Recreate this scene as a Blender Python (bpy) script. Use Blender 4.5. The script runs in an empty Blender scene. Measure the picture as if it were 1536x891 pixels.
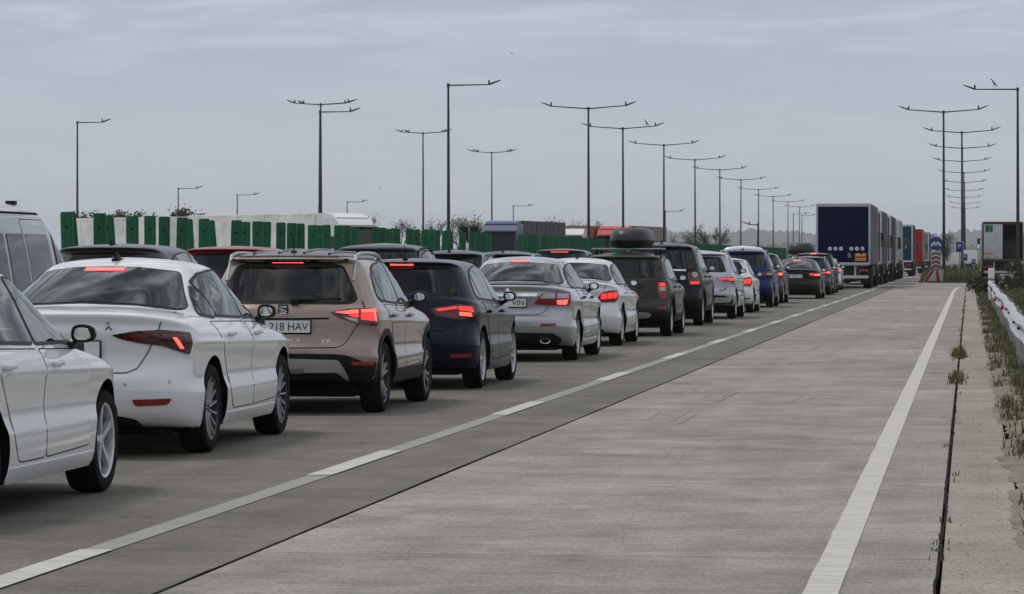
import bpy, bmesh, math, random
import numpy as np
from mathutils import Vector, Matrix
from mathutils.bvhtree import BVHTree
from mathutils.geometry import delaunay_2d_cdt

# ---------------------------------------------------------------- camera, sky, sun, exposure
SC = bpy.context.scene
COL = SC.collection
F, HZ, EYE = 5200.0, 386.0, 1.47          # focal length in photo pixels, horizon row, eye height
TH = math.atan((1453 - 768) / F)          # the road runs along +Y; the camera looks this far left of it
CT, ST = math.cos(TH), math.sin(TH)
cam = bpy.data.cameras.new('camera')
cam.sensor_width = 36.0
cam.lens = F / 1536 * 36.0
cam.shift_y = -(445.5 - HZ) / 1536
cam.clip_start = 0.5
cam.clip_end = 20000
camo = bpy.data.objects.new('camera', cam)
COL.objects.link(camo)
camo.location = (0, 0, EYE)
camo.rotation_euler = (math.radians(90), 0, TH)
SC.camera = camo

SUN_EL, SUN_AZ = math.radians(65), math.radians(-78)   # azimuth from +Y, negative = left of the road
world = bpy.data.worlds.new('World')
SC.world = world
world.use_nodes = True
wn, wl = world.node_tree.nodes, world.node_tree.links
wn.clear()
w_out = wn.new('ShaderNodeOutputWorld')
w_bg = wn.new('ShaderNodeBackground')
w_sky = wn.new('ShaderNodeTexSky')
w_sky.sky_type = 'NISHITA'
w_sky.sun_disc = False
w_sky.sun_elevation = SUN_EL
w_sky.sun_rotation = SUN_AZ
w_sky.air_density = 1.0
w_sky.dust_density = 2.0
w_tc = wn.new('ShaderNodeTexCoord')
w_sep = wn.new('ShaderNodeSeparateXYZ')
wl.new(w_tc.outputs['Generated'], w_sep.inputs[0])
w_add = wn.new('ShaderNodeMath'); w_add.operation = 'MAXIMUM'; w_add.inputs[1].default_value = 0.0
wl.new(w_sep.outputs['Z'], w_add.inputs[0])
w_add2 = wn.new('ShaderNodeMath'); w_add2.operation = 'ADD'; w_add2.inputs[1].default_value = 0.16
wl.new(w_add.outputs[0], w_add2.inputs[0])
w_div = wn.new('ShaderNodeVectorMath'); w_div.operation = 'DIVIDE'
w_cmb = wn.new('ShaderNodeCombineXYZ')
for i in range(3): wl.new(w_add2.outputs[0], w_cmb.inputs[i])
wl.new(w_tc.outputs['Generated'], w_div.inputs[0]); wl.new(w_cmb.outputs[0], w_div.inputs[1])
w_map = wn.new('ShaderNodeMapping'); w_map.inputs['Scale'].default_value = (1.0, 1.6, 0.6); w_map.inputs['Location'].default_value = (3.1, 1.7, 0)
wl.new(w_div.outputs[0], w_map.inputs['Vector'])
w_noi = wn.new('ShaderNodeTexNoise'); w_noi.inputs['Scale'].default_value = 3.6; w_noi.inputs['Detail'].default_value = 7; w_noi.inputs['Roughness'].default_value = 0.55; w_noi.inputs['Distortion'].default_value = 0.9
wl.new(w_map.outputs[0], w_noi.inputs['Vector'])
w_rmp = wn.new('ShaderNodeValToRGB')
e = w_rmp.color_ramp.elements
e[0].position = 0.36; e[0].color = (0.19, 0.21, 0.25, 1)
e[1].position = 0.64; e[1].color = (1.30, 1.30, 1.30, 1)
e2 = w_rmp.color_ramp.elements.new(0.5); e2.color = (0.53, 0.56, 0.61, 1)
wl.new(w_noi.outputs['Fac'], w_rmp.inputs[0])
# near the horizon the cloud deck closes to an even pale grey
w_hz = wn.new('ShaderNodeMapRange'); w_hz.inputs['From Min'].default_value = 0.05; w_hz.inputs['From Max'].default_value = 0.30
wl.new(w_sep.outputs['Z'], w_hz.inputs['Value'])
w_mh = wn.new('ShaderNodeMixRGB')
w_hc = wn.new('ShaderNodeMixRGB'); w_hc.inputs['Color1'].default_value = (0.575, 0.635, 0.71, 1); w_hc.inputs['Color2'].default_value = (0.445, 0.50, 0.595, 1)
w_he = wn.new('ShaderNodeMapRange'); w_he.inputs['From Min'].default_value = 0.0; w_he.inputs['From Max'].default_value = 0.06
wl.new(w_sep.outputs['Z'], w_he.inputs['Value']); wl.new(w_he.outputs[0], w_hc.inputs['Fac']); wl.new(w_hc.outputs[0], w_mh.inputs['Color1'])
w_hm = wn.new('ShaderNodeMath'); w_hm.operation = 'MULTIPLY_ADD'; w_hm.inputs[1].default_value = 0.96; w_hm.inputs[2].default_value = 0.03
wl.new(w_hz.outputs[0], w_hm.inputs[0])
wl.new(w_hm.outputs[0], w_mh.inputs['Fac'])
wl.new(w_rmp.outputs[0], w_mh.inputs['Color2'])
w_sc = wn.new('ShaderNodeMixRGB'); w_sc.blend_type = 'MULTIPLY'; w_sc.inputs['Fac'].default_value = 1.0
w_sc.inputs['Color2'].default_value = (0.1, 0.1, 0.1, 1)
wl.new(w_sky.outputs[0], w_sc.inputs['Color1'])
w_mix = wn.new('ShaderNodeMixRGB'); w_mix.inputs['Fac'].default_value = 0.86
wl.new(w_sc.outputs[0], w_mix.inputs['Color1']); wl.new(w_mh.outputs[0], w_mix.inputs['Color2'])
wl.new(w_mix.outputs[0], w_bg.inputs['Color'])
w_bg.inputs['Strength'].default_value = 1.0
wl.new(w_bg.outputs[0], w_out.inputs['Surface'])

sun = bpy.data.lights.new('sun', 'SUN')
sun.energy = 1.2
sun.angle = math.radians(12)
sun.color = (1.0, 0.95, 0.87)
suno = bpy.data.objects.new('sun', sun)
COL.objects.link(suno)
_sd = Vector((math.sin(SUN_AZ) * math.cos(SUN_EL), math.cos(SUN_AZ) * math.cos(SUN_EL), math.sin(SUN_EL)))
suno.rotation_euler = _sd.to_track_quat('Z', 'Y').to_euler()
suno.location = (0, 0, 60)

SC.view_settings.view_transform = 'Standard'
SC.view_settings.look = 'None'
SC.view_settings.exposure = 0.08
SC.view_settings.gamma = 1.0
SC.view_settings.use_curve_mapping = False
SC.cycles.max_bounces = 6
SC.cycles.volume_bounces = 0
SC.cycles.transparent_max_bounces = 12
SC.cycles.use_denoising = True

# ---------------------------------------------------------------- helpers
def at(u, D, z=None, v=None):
    """world point seen at photo column u, at depth D (metres along the view), height z (or photo row v)"""
    r = (u - 768) / F * D
    if z is None: z = EYE - (v - HZ) / F * D
    return Vector((r * CT - D * ST, r * ST + D * CT, z))
def ground_at(u, v):
    return at(u, F * EYE / (v - HZ), 0.0)
def XD(X, D):
    """world point on the road plane at lateral X and view depth D"""
    return Vector((X, (D + X * ST) / CT, 0))

MATS = {}
def node_mat(name):
    m = bpy.data.materials.new(name); m.use_nodes = True
    nt = m.node_tree; nt.nodes.clear()
    out = nt.nodes.new('ShaderNodeOutputMaterial')
    b = nt.nodes.new('ShaderNodeBsdfPrincipled')
    nt.links.new(b.outputs[0], out.inputs[0])
    return m, nt, b
def vnode(nt, kind, **kw):
    n = nt.nodes.new(kind)
    for k, v in kw.items():
        if k in n.inputs: n.inputs[k].default_value = v
        else: setattr(n, k, v)
    return n
def mat(name, col=(.5, .5, .5), rough=.5, metal=0., coat=0., spec=.5, noise=None, emit=None, es=0., bump=0., nscale=20., ior=None, aniso=None):
    """noise = amount of value variation"""
    if name in MATS: return MATS[name]
    m, nt, b = node_mat(name)
    c = (*col, 1) if len(col) == 3 else col
    b.inputs['Base Color'].default_value = c
    b.inputs['Roughness'].default_value = rough
    b.inputs['Metallic'].default_value = metal
    b.inputs['Coat Weight'].default_value = coat
    b.inputs['Coat Roughness'].default_value = 0.04
    b.inputs['Specular IOR Level'].default_value = spec
    if emit: b.inputs['Emission Color'].default_value = (*emit, 1); b.inputs['Emission Strength'].default_value = es
    if noise or bump:
        tc = vnode(nt, 'ShaderNodeTexCoord')
        n = vnode(nt, 'ShaderNodeTexNoise', Scale=nscale, Detail=6.0, Roughness=.6)
        nt.links.new(tc.outputs['Object'], n.inputs['Vector'])
        if noise:
            mr = vnode(nt, 'ShaderNodeMapRange'); mr.inputs['From Min'].default_value = .3; mr.inputs['From Max'].default_value = .7
            mr.inputs['To Min'].default_value = 1 - noise; mr.inputs['To Max'].default_value = 1 + noise * .6
            nt.links.new(n.outputs['Fac'], mr.inputs['Value'])
            mx = vnode(nt, 'ShaderNodeMixRGB', blend_type='MULTIPLY'); mx.inputs['Fac'].default_value = 1; mx.inputs['Color1'].default_value = c
            nt.links.new(mr.outputs[0], mx.inputs['Color2']); nt.links.new(mx.outputs[0], b.inputs['Base Color'])
            mr2 = vnode(nt, 'ShaderNodeMapRange'); mr2.inputs['To Min'].default_value = max(.02, rough * .8); mr2.inputs['To Max'].default_value = min(1, rough * 1.25)
            nt.links.new(n.outputs['Fac'], mr2.inputs['Value']); nt.links.new(mr2.outputs[0], b.inputs['Roughness'])
        if bump:
            bp = vnode(nt, 'ShaderNodeBump', Strength=bump, Distance=.01)
            nt.links.new(n.outputs['Fac'], bp.inputs['Height']); nt.links.new(bp.outputs[0], b.inputs['Normal'])
    MATS[name] = m
    return m
def paint(name, col, metal=0.0, rough=.32, dirt=.18, coat=None):
    """car paint under clear coat, with patches of road dust"""
    if name in MATS: return MATS[name]
    m, nt, b = node_mat(name)
    b.inputs['Metallic'].default_value = metal
    lum = sum(col)/3
    b.inputs['Coat Weight'].default_value = coat if coat is not None else (1.0 if lum > .1 else .35)
    b.inputs['Specular IOR Level'].default_value = .4 if lum > .1 else .06
    b.inputs['Coat Roughness'].default_value = 0.03
    tc = vnode(nt, 'ShaderNodeTexCoord')
    n = vnode(nt, 'ShaderNodeTexNoise', Scale=3.0, Detail=8.0, Roughness=.65)
    nt.links.new(tc.outputs['Object'], n.inputs['Vector'])
    mu = n
    mu2 = vnode(nt, 'ShaderNodeMath', operation='MULTIPLY'); nt.links.new(mu.outputs[0], mu2.inputs[0]); mu2.inputs[1].default_value = dirt
    mx = vnode(nt, 'ShaderNodeMixRGB'); mx.inputs['Color1'].default_value = (*col, 1); mx.inputs['Color2'].default_value = (.19, .165, .135, 1)
    nt.links.new(mu2.outputs[0], mx.inputs['Fac']); nt.links.new(mx.outputs[0], b.inputs['Base Color'])
    ad = vnode(nt, 'ShaderNodeMath', operation='ADD'); nt.links.new(mu2.outputs[0], ad.inputs[0]); ad.inputs[1].default_value = rough
    nt.links.new(ad.outputs[0], b.inputs['Roughness'])
    cr = vnode(nt, 'ShaderNodeMath', operation='MULTIPLY_ADD'); nt.links.new(mu2.outputs[0], cr.inputs[0]); cr.inputs[1].default_value = .5; cr.inputs[2].default_value = .03
    nt.links.new(cr.outputs[0], b.inputs['Coat Roughness'])
    MATS[name] = m
    return m

class MB:
    """collects shapes into one mesh"""
    def __init__(s): s.v = []; s.f = []; s.m = []
    def add(s, vs, fs, mi=0):
        o = len(s.v); s.v += [tuple(p) for p in vs]; s.f += [tuple(i + o for i in f) for f in fs]; s.m += [mi] * len(fs)
    def box(s, a, b, mi=0, rot=None, piv=None):
        (x0, y0, z0), (x1, y1, z1) = a, b
        vs = [Vector(p) for p in ((x0,y0,z0),(x1,y0,z0),(x1,y1,z0),(x0,y1,z0),(x0,y0,z1),(x1,y0,z1),(x1,y1,z1),(x0,y1,z1))]
        if rot is not None:
            pv = Vector(piv) if piv else Vector(((x0+x1)/2,(y0+y1)/2,(z0+z1)/2))
            vs = [rot @ (p - pv) + pv for p in vs]
        s.add(vs, [(0,3,2,1),(4,5,6,7),(0,1,5,4),(1,2,6,5),(2,3,7,6),(3,0,4,7)], mi)
    def bbox(s, a, b, r=.02, mi=0):
        """box with chamfered edges (26-face rounded box)"""
        (x0, y0, z0), (x1, y1, z1) = a, b
        r = min(r, abs(x1-x0)/2.01, abs(y1-y0)/2.01, abs(z1-z0)/2.01)
        bm = bmesh.new(); bmesh.ops.create_cube(bm, size=1)
        for p in bm.verts: p.co = Vector(((x0+x1)/2 + p.co.x*(x1-x0), (y0+y1)/2 + p.co.y*(y1-y0), (z0+z1)/2 + p.co.z*(z1-z0)))
        bmesh.ops.bevel(bm, geom=bm.edges[:], offset=r, segments=2, affect='EDGES', profile=.6)
        bm.verts.index_update()
        s.add([p.co for p in bm.verts], [[p.index for p in f.verts] for f in bm.faces], mi); bm.free()
    def tube(s, pts, r, n=8, mi=0, cap=True):
        pts = [Vector(p) for p in pts]
        rr = r if isinstance(r, (list, tuple)) else [r] * len(pts)
        vs = []; up = None
        for i, p in enumerate(pts):
            d = (pts[min(i+1, len(pts)-1)] - pts[max(i-1, 0)]).normalized()
            a = d.cross(Vector((0,0,1)))
            if a.length < 1e-3: a = d.cross(Vector((0,1,0)))
            a.normalize(); b = d.cross(a).normalized()
            for k in range(n):
                t = 2*math.pi*k/n
                vs.append(p + (a*math.cos(t) + b*math.sin(t)) * rr[i])
        fs = []
        for i in range(len(pts)-1):
            for k in range(n):
                fs.append((i*n+k, i*n+(k+1)%n, (i+1)*n+(k+1)%n, (i+1)*n+k))
        if cap: fs += [tuple(range(n))[::-1], tuple((len(pts)-1)*n+k for k in range(n))]
        s.add(vs, fs, mi)
    def lathe(s, prof, n=32, axis='x', c=(0,0,0), mi=0, closed=False):
        """prof = [(along, radius)]"""
        vs = []; c = Vector(c)
        for a, r in prof:
            for k in range(n):
                t = 2*math.pi*k/n
                p = {'x': (a, r*math.cos(t), r*math.sin(t)), 'y': (r*math.sin(t), a, r*math.cos(t)), 'z': (r*math.cos(t), r*math.sin(t), a)}[axis]
                vs.append(c + Vector(p))
        fs = []
        for i in range(len(prof)-1):
            for k in range(n):
                fs.append((i*n+k, (i+1)*n+k, (i+1)*n+(k+1)%n, i*n+(k+1)%n))
        s.add(vs, fs, mi)
    def prism(s, poly, a, b, axis='y', mi=0):
        """extrude a 2-D polygon: axis y -> poly (x,z), axis x -> poly (y,z), axis z -> poly (x,y)"""
        def P(p, t): return {'y': (p[0], t, p[1]), 'x': (t, p[0], p[1]), 'z': (p[0], p[1], t)}[axis]
        n = len(poly)
        s.add([P(p, a) for p in poly] + [P(p, b) for p in poly],
              [tuple(range(n)), tuple(range(2*n-1, n-1, -1))] + [(i, i+n, (i+1)%n+n, (i+1)%n) for i in range(n)], mi)
    def mesh(s, name, mats, smooth=True, angle=35, fix=True):
        me = bpy.data.meshes.new(name)
        me.from_pydata(s.v, [], s.f)
        for m in (mats if isinstance(mats, (list, tuple)) else [mats]): me.materials.append(m)
        if any(s.m): me.polygons.foreach_set('material_index', s.m)
        if fix:
            bm = bmesh.new(); bm.from_mesh(me); bmesh.ops.recalc_face_normals(bm, faces=bm.faces[:]); bm.to_mesh(me); bm.free()
        if smooth:
            me.polygons.foreach_set('use_smooth', [True] * len(me.polygons))
            me.set_sharp_from_angle(angle=math.radians(angle))
        me.update()
        return me
    def build(s, name, mats, parent=None, loc=None, rot=None, **kw):
        return link(name, s.mesh(name, mats, **kw), parent, loc, rot)
def link(name, me, parent=None, loc=None, rot=None):
    o = bpy.data.objects.new(name, me); COL.objects.link(o)
    if parent is not None: o.parent = parent
    if loc is not None: o.location = loc
    if rot is not None: o.rotation_euler = rot
    return o
def tag(o, label, cat, group=None):
    o['label'] = label; o['category'] = cat
    if group: o['group'] = group
    return o
def thing(name, label, cat, loc=(0,0,0), rz=0., group=None):
    o = bpy.data.objects.new(name, None); COL.objects.link(o)
    o.empty_display_size = .2
    o.location = loc; o.rotation_euler = (0, 0, rz)
    return tag(o, label, cat, group)
def copy_tree(o, parent=None):
    c = o.copy(); COL.objects.link(c); c.parent = parent
    for ch in list(o.children): copy_tree(ch, c)
    return c
_txt = {}
def text_mesh(s, w, h, spread=1.0):
    """lettering as a flat mesh centred on the origin in x-z, facing -y, fitted to w x h (w None keeps the aspect)"""
    cu = bpy.data.curves.new('txt', 'FONT'); cu.body = s; cu.space_character = spread; cu.extrude = 0.0
    ob = bpy.data.objects.new('txt', cu); COL.objects.link(ob)
    dg = bpy.context.evaluated_depsgraph_get()
    me = bpy.data.meshes.new_from_object(ob.evaluated_get(dg))
    bpy.data.objects.remove(ob); bpy.data.curves.remove(cu)
    vs = np.array([v.co[:2] for v in me.vertices])
    lo, hi = vs.min(0), vs.max(0)
    sc = h / (hi[1] - lo[1]); sx = (w / (hi[0] - lo[0])) if w else sc
    out = [((x - (lo[0]+hi[0])/2) * sx, 0, (y - (lo[1]+hi[1])/2) * sc) for x, y in vs]
    fs = [tuple(p.vertices) for p in me.polygons]
    bpy.data.meshes.remove(me)
    return out, fs
def rpoly(pts, r=.03, n=3):
    """round the corners of a polygon; r may be a list"""
    out = []; N = len(pts)
    for i in range(N):
        p = Vector(pts[i]); a = Vector(pts[i-1]); b = Vector(pts[(i+1) % N])
        q = r[i] if isinstance(r, (list, tuple)) else r
        la, lb = (a-p).length, (b-p).length
        q1 = min(q, la*.45); q2 = min(q, lb*.45)
        if q <= 1e-4: out.append(tuple(p)); continue
        A = p + (a-p)/la*q1; B = p + (b-p)/lb*q2
        for k in range(n+1):
            t = k/n
            out.append(tuple(A*(1-t)**2 + p*2*t*(1-t) + B*t*t))
    return out
def inpoly(x, y, P):
    c = False; j = len(P)-1
    for i in range(len(P)):
        if (P[i][1] > y) != (P[j][1] > y) and x < (P[j][0]-P[i][0])*(y-P[i][1])/(P[j][1]-P[i][1]) + P[i][0]: c = not c
        j = i
    return c

# ---------------------------------------------------------------- ground, road, markings
def concrete(name, col, streak=.35, dark=.0, rnd=.12, tyre=None, spots=.35, bumpy=.25):
    """weathered brushed concrete: broom streaks across the road, stains, grit and slab-to-slab differences"""
    if name in MATS: return MATS[name]
    m, nt, b = node_mat(name); lk = nt.links.new
    geo = vnode(nt, 'ShaderNodeNewGeometry')
    def noise(scale3, s, det=5., rough=.6, dist=0.):
        mp = vnode(nt, 'ShaderNodeMapping'); mp.inputs['Scale'].default_value = scale3; lk(geo.outputs['Position'], mp.inputs['Vector'])
        n = vnode(nt, 'ShaderNodeTexNoise', Scale=s, Detail=det, Roughness=rough, Distortion=dist); lk(mp.outputs[0], n.inputs['Vector']); return n
    def ramp(n, lo, hi, a, b_):
        r = vnode(nt, 'ShaderNodeMapRange'); r.inputs['From Min'].default_value = lo; r.inputs['From Max'].default_value = hi; r.inputs['To Min'].default_value = a; r.inputs['To Max'].default_value = b_
        lk(n.outputs[0], r.inputs['Value']); return r
    def mul(a, b_):
        q = vnode(nt, 'ShaderNodeMath', operation='MULTIPLY'); lk(a.outputs[0], q.inputs[0]); lk(b_.outputs[0], q.inputs[1]); return q
    f = ramp(noise((.75, .85, 1), 1.3, 9, .72, .4), .25, .75, 1-streak, 1+streak*.75)        # broad streaks across the lane
    f = mul(f, ramp(noise((1.6, 9, 1), 1.7, 6, .65), .3, .7, 1-streak*.40, 1+streak*.36))   # fine broom lines
    f = mul(f, ramp(noise((1, .35, 1), .35, 4, .6), .3, .7, 1-.13, 1+.13))                # big patches
    f = mul(f, ramp(noise((1, .25, 1), 42, 4, .75), .3, .7, 1-.28, 1+.28))                   # grit
    f = mul(f, ramp(noise((.8, .9, 1), .55, 8, .78, .8), .58, .72, 1., 1-spots))        # dark stains
    f = mul(f, ramp(noise((4.0, .16, 1), .8, 5, .6), .35, .70, 1.05, 1-.13))               # tyre-worn tracks along the lane
    oi = vnode(nt, 'ShaderNodeObjectInfo'); r = vnode(nt, 'ShaderNodeMapRange'); r.inputs['To Min'].default_value = 1-rnd; r.inputs['To Max'].default_value = 1+rnd*.6
    lk(oi.outputs['Random'], r.inputs['Value']); f = mul(f, r)
    mx = vnode(nt, 'ShaderNodeMixRGB', blend_type='MULTIPLY'); mx.inputs['Fac'].default_value = 1; mx.inputs['Color1'].default_value = (*col, 1)
    lk(f.outputs[0], mx.inputs['Color2']); lk(mx.outputs[0], b.inputs['Base Color'])
    b.inputs['Roughness'].default_value = .82; b.inputs['Specular IOR Level'].default_value = .3
    bp = vnode(nt, 'ShaderNodeBump', Strength=bumpy, Distance=.006); lk(f.outputs[0], bp.inputs['Height']); lk(bp.outputs[0], b.inputs['Normal'])
    MATS[name] = m
    return m
def worn_paint(name, col, under, cover=.5, soft=.2):
    """road paint with worn patches: the concrete shows through (transparent holes)"""
    if name in MATS: return MATS[name]
    m, nt, b = node_mat(name); lk = nt.links.new
    geo = vnode(nt, 'ShaderNodeNewGeometry')
    mp = vnode(nt, 'ShaderNodeMapping'); mp.inputs['Scale'].default_value = (.6, 5.5, 1); lk(geo.outputs['Position'], mp.inputs['Vector'])
    n = vnode(nt, 'ShaderNodeTexNoise', Scale=3.2, Detail=9., Roughness=.75); lk(mp.outputs[0], n.inputs['Vector'])
    r = vnode(nt, 'ShaderNodeMapRange'); r.inputs['From Min'].default_value = cover-soft; r.inputs['From Max'].default_value = cover+soft; lk(n.outputs[0], r.inputs['Value'])
    mx = vnode(nt, 'ShaderNodeMixRGB'); mx.inputs['Color1'].default_value = (*col, 1); mx.inputs['Color2'].default_value = (*under, 1)
    lk(r.outputs[0], mx.inputs['Fac']); lk(mx.outputs[0], b.inputs['Base Color'])
    b.inputs['Roughness'].default_value = .7
    MATS[name] = m
    return m
def struct(o): o['kind'] = 'structure'; return o
def stuff(o): o['kind'] = 'stuff'; return o

def ground_mat():
    m, nt, b = node_mat('dry_grassland'); lk = nt.links.new
    geo = vnode(nt, 'ShaderNodeNewGeometry')
    n1 = vnode(nt, 'ShaderNodeTexNoise', Scale=.9, Detail=8., Roughness=.7); lk(geo.outputs['Position'], n1.inputs['Vector'])
    n2 = vnode(nt, 'ShaderNodeTexNoise', Scale=.02, Detail=5.); lk(geo.outputs['Position'], n2.inputs['Vector'])
    r = vnode(nt, 'ShaderNodeValToRGB'); e = r.color_ramp.elements
    e[0].position = .35; e[0].color = (.030, .045, .014, 1); e[1].position = .68; e[1].color = (.115, .098, .062, 1)
    q = e = r.color_ramp.elements.new(.52); q.color = (.058, .068, .024, 1)
    ad = vnode(nt, 'ShaderNodeMath', operation='MULTIPLY_ADD'); lk(n2.outputs[0], ad.inputs[0]); ad.inputs[1].default_value = .4
    sb = vnode(nt, 'ShaderNodeMath', operation='SUBTRACT'); lk(n1.outputs[0], sb.inputs[0]); sb.inputs[1].default_value = .2; lk(sb.outputs[0], ad.inputs[2])
    lk(ad.outputs[0], r.inputs[0]); lk(r.outputs[0], b.inputs['Base Color'])
    b.inputs['Roughness'].default_value = .95; b.inputs['Specular IOR Level'].default_value = .1
    bp = vnode(nt, 'ShaderNodeBump', Strength=.6, Distance=.05); lk(n1.outputs[0], bp.inputs['Height']); lk(bp.outputs[0], b.inputs['Normal'])
    return m
GM = ground_mat()
mb = MB()
mb.add([(-9000, -300, -.16), (9000, -300, -.16), (9000, 9000, -.16), (-9000, 9000, -.16)], [(0, 1, 2, 3)])
struct(mb.build('ground', GM, smooth=False, fix=False))
C_L = concrete('dark_concrete', (.152, .140, .120), .42, spots=.34)
C_R = concrete('pale_concrete', (.288, .266, .234), .46, rnd=.10, spots=.42)
C_S = concrete('shoulder_concrete', (.305, .276, .230), .36, rnd=.08, spots=.25)
C_A = concrete('far_asphalt', (.125, .124, .12), .2, spots=.2)
SEAL = mat('joint_sealant', (.010, .009, .008), .9, noise=.4, nscale=5, spec=.1)
XJ, XL, XE, XS = -3.53, -4.33, -.64, -.137          # joint, lane line, edge line, shoulder joint
def slabs(name, x0, x1, y0, y1, ln, m_, off=0., gap=.012, xpad=.006):
    base = MB(); base.box((x0, y0, -.15), (x1, y1, -.035)); root = struct(base.build(name, SEAL, smooth=False))
    me = None; y = y0 + off - ln; dx = x1-x0
    mbs = MB(); mbs.bbox((xpad, gap/2, -.14), (dx-xpad, ln-gap/2, 0), .006); me = mbs.mesh('slab', m_, smooth=False)
    while y < y1:
        if y + ln <= y1 + .01 and y >= y0 - .01: link('slab', me, root, (x0, y, 0))
        y += ln
    return root
slabs('right_lane', XJ+.007, XS-.007, 6, 171, 5.5, C_R, gap=.028)
slabs('queue_lane', -8.08, XJ-.007, 6, 171, 5.5, C_L, gap=.012)
slabs('outer_lane', -12.45, -8.095, 6, 171, 5.5, C_L, gap=.012)
slabs('shoulder', XS+.007, .30, 6, 171, 5.5, C_S, gap=.010)
mb = MB(); mb.box((-12.45, 171.01, -.15), (XS, 900, -.002)); struct(mb.build('far_road', C_R, smooth=False))
mb = MB(); mb.prism([(XS+.002, 171.02), (.32, 171.02), (4.5, 186), (9.5, 205), (9.5, 420), (.6, 420), (.6, 224), (XS+.002, 204)], -.15, -.003, 'z'); struct(mb.build('exit_ramp', C_A, smooth=False))
mb = MB(); mb.box((-23, 6, -.15), (-13.9, 900, -.02)); struct(mb.build('opposite_road', C_A, smooth=False))
mb = MB(); mb.box((-130, 60, -.15), (-23.01, 700, -.05)); struct(mb.build('lorry_yard', C_A, smooth=False))
mb = MB(); mb.box((-13.88, 6, -.15), (-12.46, 900, .06)); struct(mb.build('median', C_S, smooth=False))
# sealant in the long joints: a ragged dark bead
def bead(name, x, y0, y1, wmin, wmax, step, seed, zz=.003):
    rnd = random.Random(seed); mb = MB(); vs = []; y = y0; w0 = 0; d = 0
    while y <= y1:
        w0 = .7*w0 + .3*rnd.uniform(wmin, wmax); d = .85*d + rnd.uniform(-.006, .006)
        vs += [(x-w0+d, y, -.03), (x-w0*.9+d, y, zz), (x+w0*.9+d, y, zz), (x+w0+d, y, -.03)]
        y += step
    n = len(vs)//4
    mb.add(vs, [(i*4+k, i*4+k+1, (i+1)*4+k+1, (i+1)*4+k) for i in range(n-1) for k in range(3)])
    return struct(mb.build(name, SEAL, fix=True))
bead('lane_joint', XJ, 6, 171, .002, .009, .22, 3, .0012)
bead('shoulder_joint', XS, 6, 171, .003, .011, .18, 4, .0012)
# painted lines
PW = worn_paint('white_road_paint', (.60, .585, .55), (.34, .32, .285), .52, .14)
PG = worn_paint('worn_grey_line', (.33, .32, .31), (.20, .19, .17), .52, .16)
PF = worn_paint('faded_paint', (.48, .475, .46), (.30, .295, .28), .44, .14)
def linestrip(name, path, w, m_, z=.004, jag=0., seed=1):
    rnd = random.Random(seed); mb = MB(); P = [Vector(p) for p in path]; vs = []
    for i, p in enumerate(P):
        d = (P[min(i+1, len(P)-1)] - P[max(0, i-1)]).normalized(); n = Vector((d.y, -d.x))
        a, b_ = p - n*(w/2 + rnd.uniform(0, jag)), p + n*(w/2 + rnd.uniform(0, jag*.4))
        vs += [(a.x, a.y, z), (b_.x, b_.y, z)]
    mb.add(vs, [(2*i, 2*i+1, 2*i+3, 2*i+2) for i in range(len(P)-1)])
    return struct(mb.build(name, m_, smooth=False, fix=False))
linestrip('lane_line', [(XL, y*1.0) for y in range(6, 260, 2)], .155, PG, .004)
d0 = F*EYE/(714-HZ)                                   # a dash starts where the photo shows one
y0 = ground_at(478, 714).y
k = -2
while y0 + 9*k < 240:
    linestrip('lane_dash', [(XL, y0+9*k+3*t/6) for t in range(7)], .165, PW, .008, .004, k+9); k += 1
edge = [(XE, y*.35) for y in range(17, 420)] + [(XE+.004*(y-147)**1.55*.25, y) for y in range(148, 171, 2)]
linestrip('edge_line', edge, .150, PW, .004, .007, 5)
linestrip('edge_line', [(x+.0, y) for x, y in [(XE+.004*(23)**1.55*.25, 170), (.2, 174), (1.2, 178), (3.5, 184)]], .17, PW, .004)
linestrip('stop_line', [(-3.6, 182), (-1.8, 183.5), (0.6, 185)], .6, PF, .004)
linestrip('give_way_line', [(-4.0, 200), (-1.2, 200)], .35, PF, .004)
# remnant of a painted arrow
ga = ground_at(1332, 461)
linestrip('lane_arrow', [(ga.x-.55, ga.y+1.3), (ga.x-.5, ga.y), (ga.x+.45, ga.y)], .16, PF, .004)
linestrip('lane_arrow', [(ga.x+.5, ga.y-4.0), (ga.x+.75, ga.y-7.0)], .12, PF, .004)

# dark scuffs left by tyres: short bundles of thin marks along the lane
SCUFF = worn_paint('tyre_scuff', (.175, .164, .146), (.27, .25, .22), .46, .10)
rk = random.Random(21)
for (u, v, n, ln, w) in ((1169, 545, 5, 3.2, .5), (1064, 592, 6, 2.6, .7), (1220, 595, 4, 2.6, .35), (1002, 628, 4, 2.2, .4), (1012, 683, 3, 1.3, .25), (1215, 518, 5, 4, .5)):
    g = ground_at(u, v)
    for k in range(n):
        x = g.x + rk.uniform(-w/2, w/2); y = g.y + rk.uniform(-.3, .3)*ln; l_ = ln*rk.uniform(.4, 1.); d = rk.uniform(-.05, .05)
        linestrip('tyre_scuff', [(x+d*t/5, y+l_*(t/5-.5)) for t in range(6)], rk.uniform(.010, .028), SCUFF, .0020+.0005*k, .008, k+u)

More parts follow.
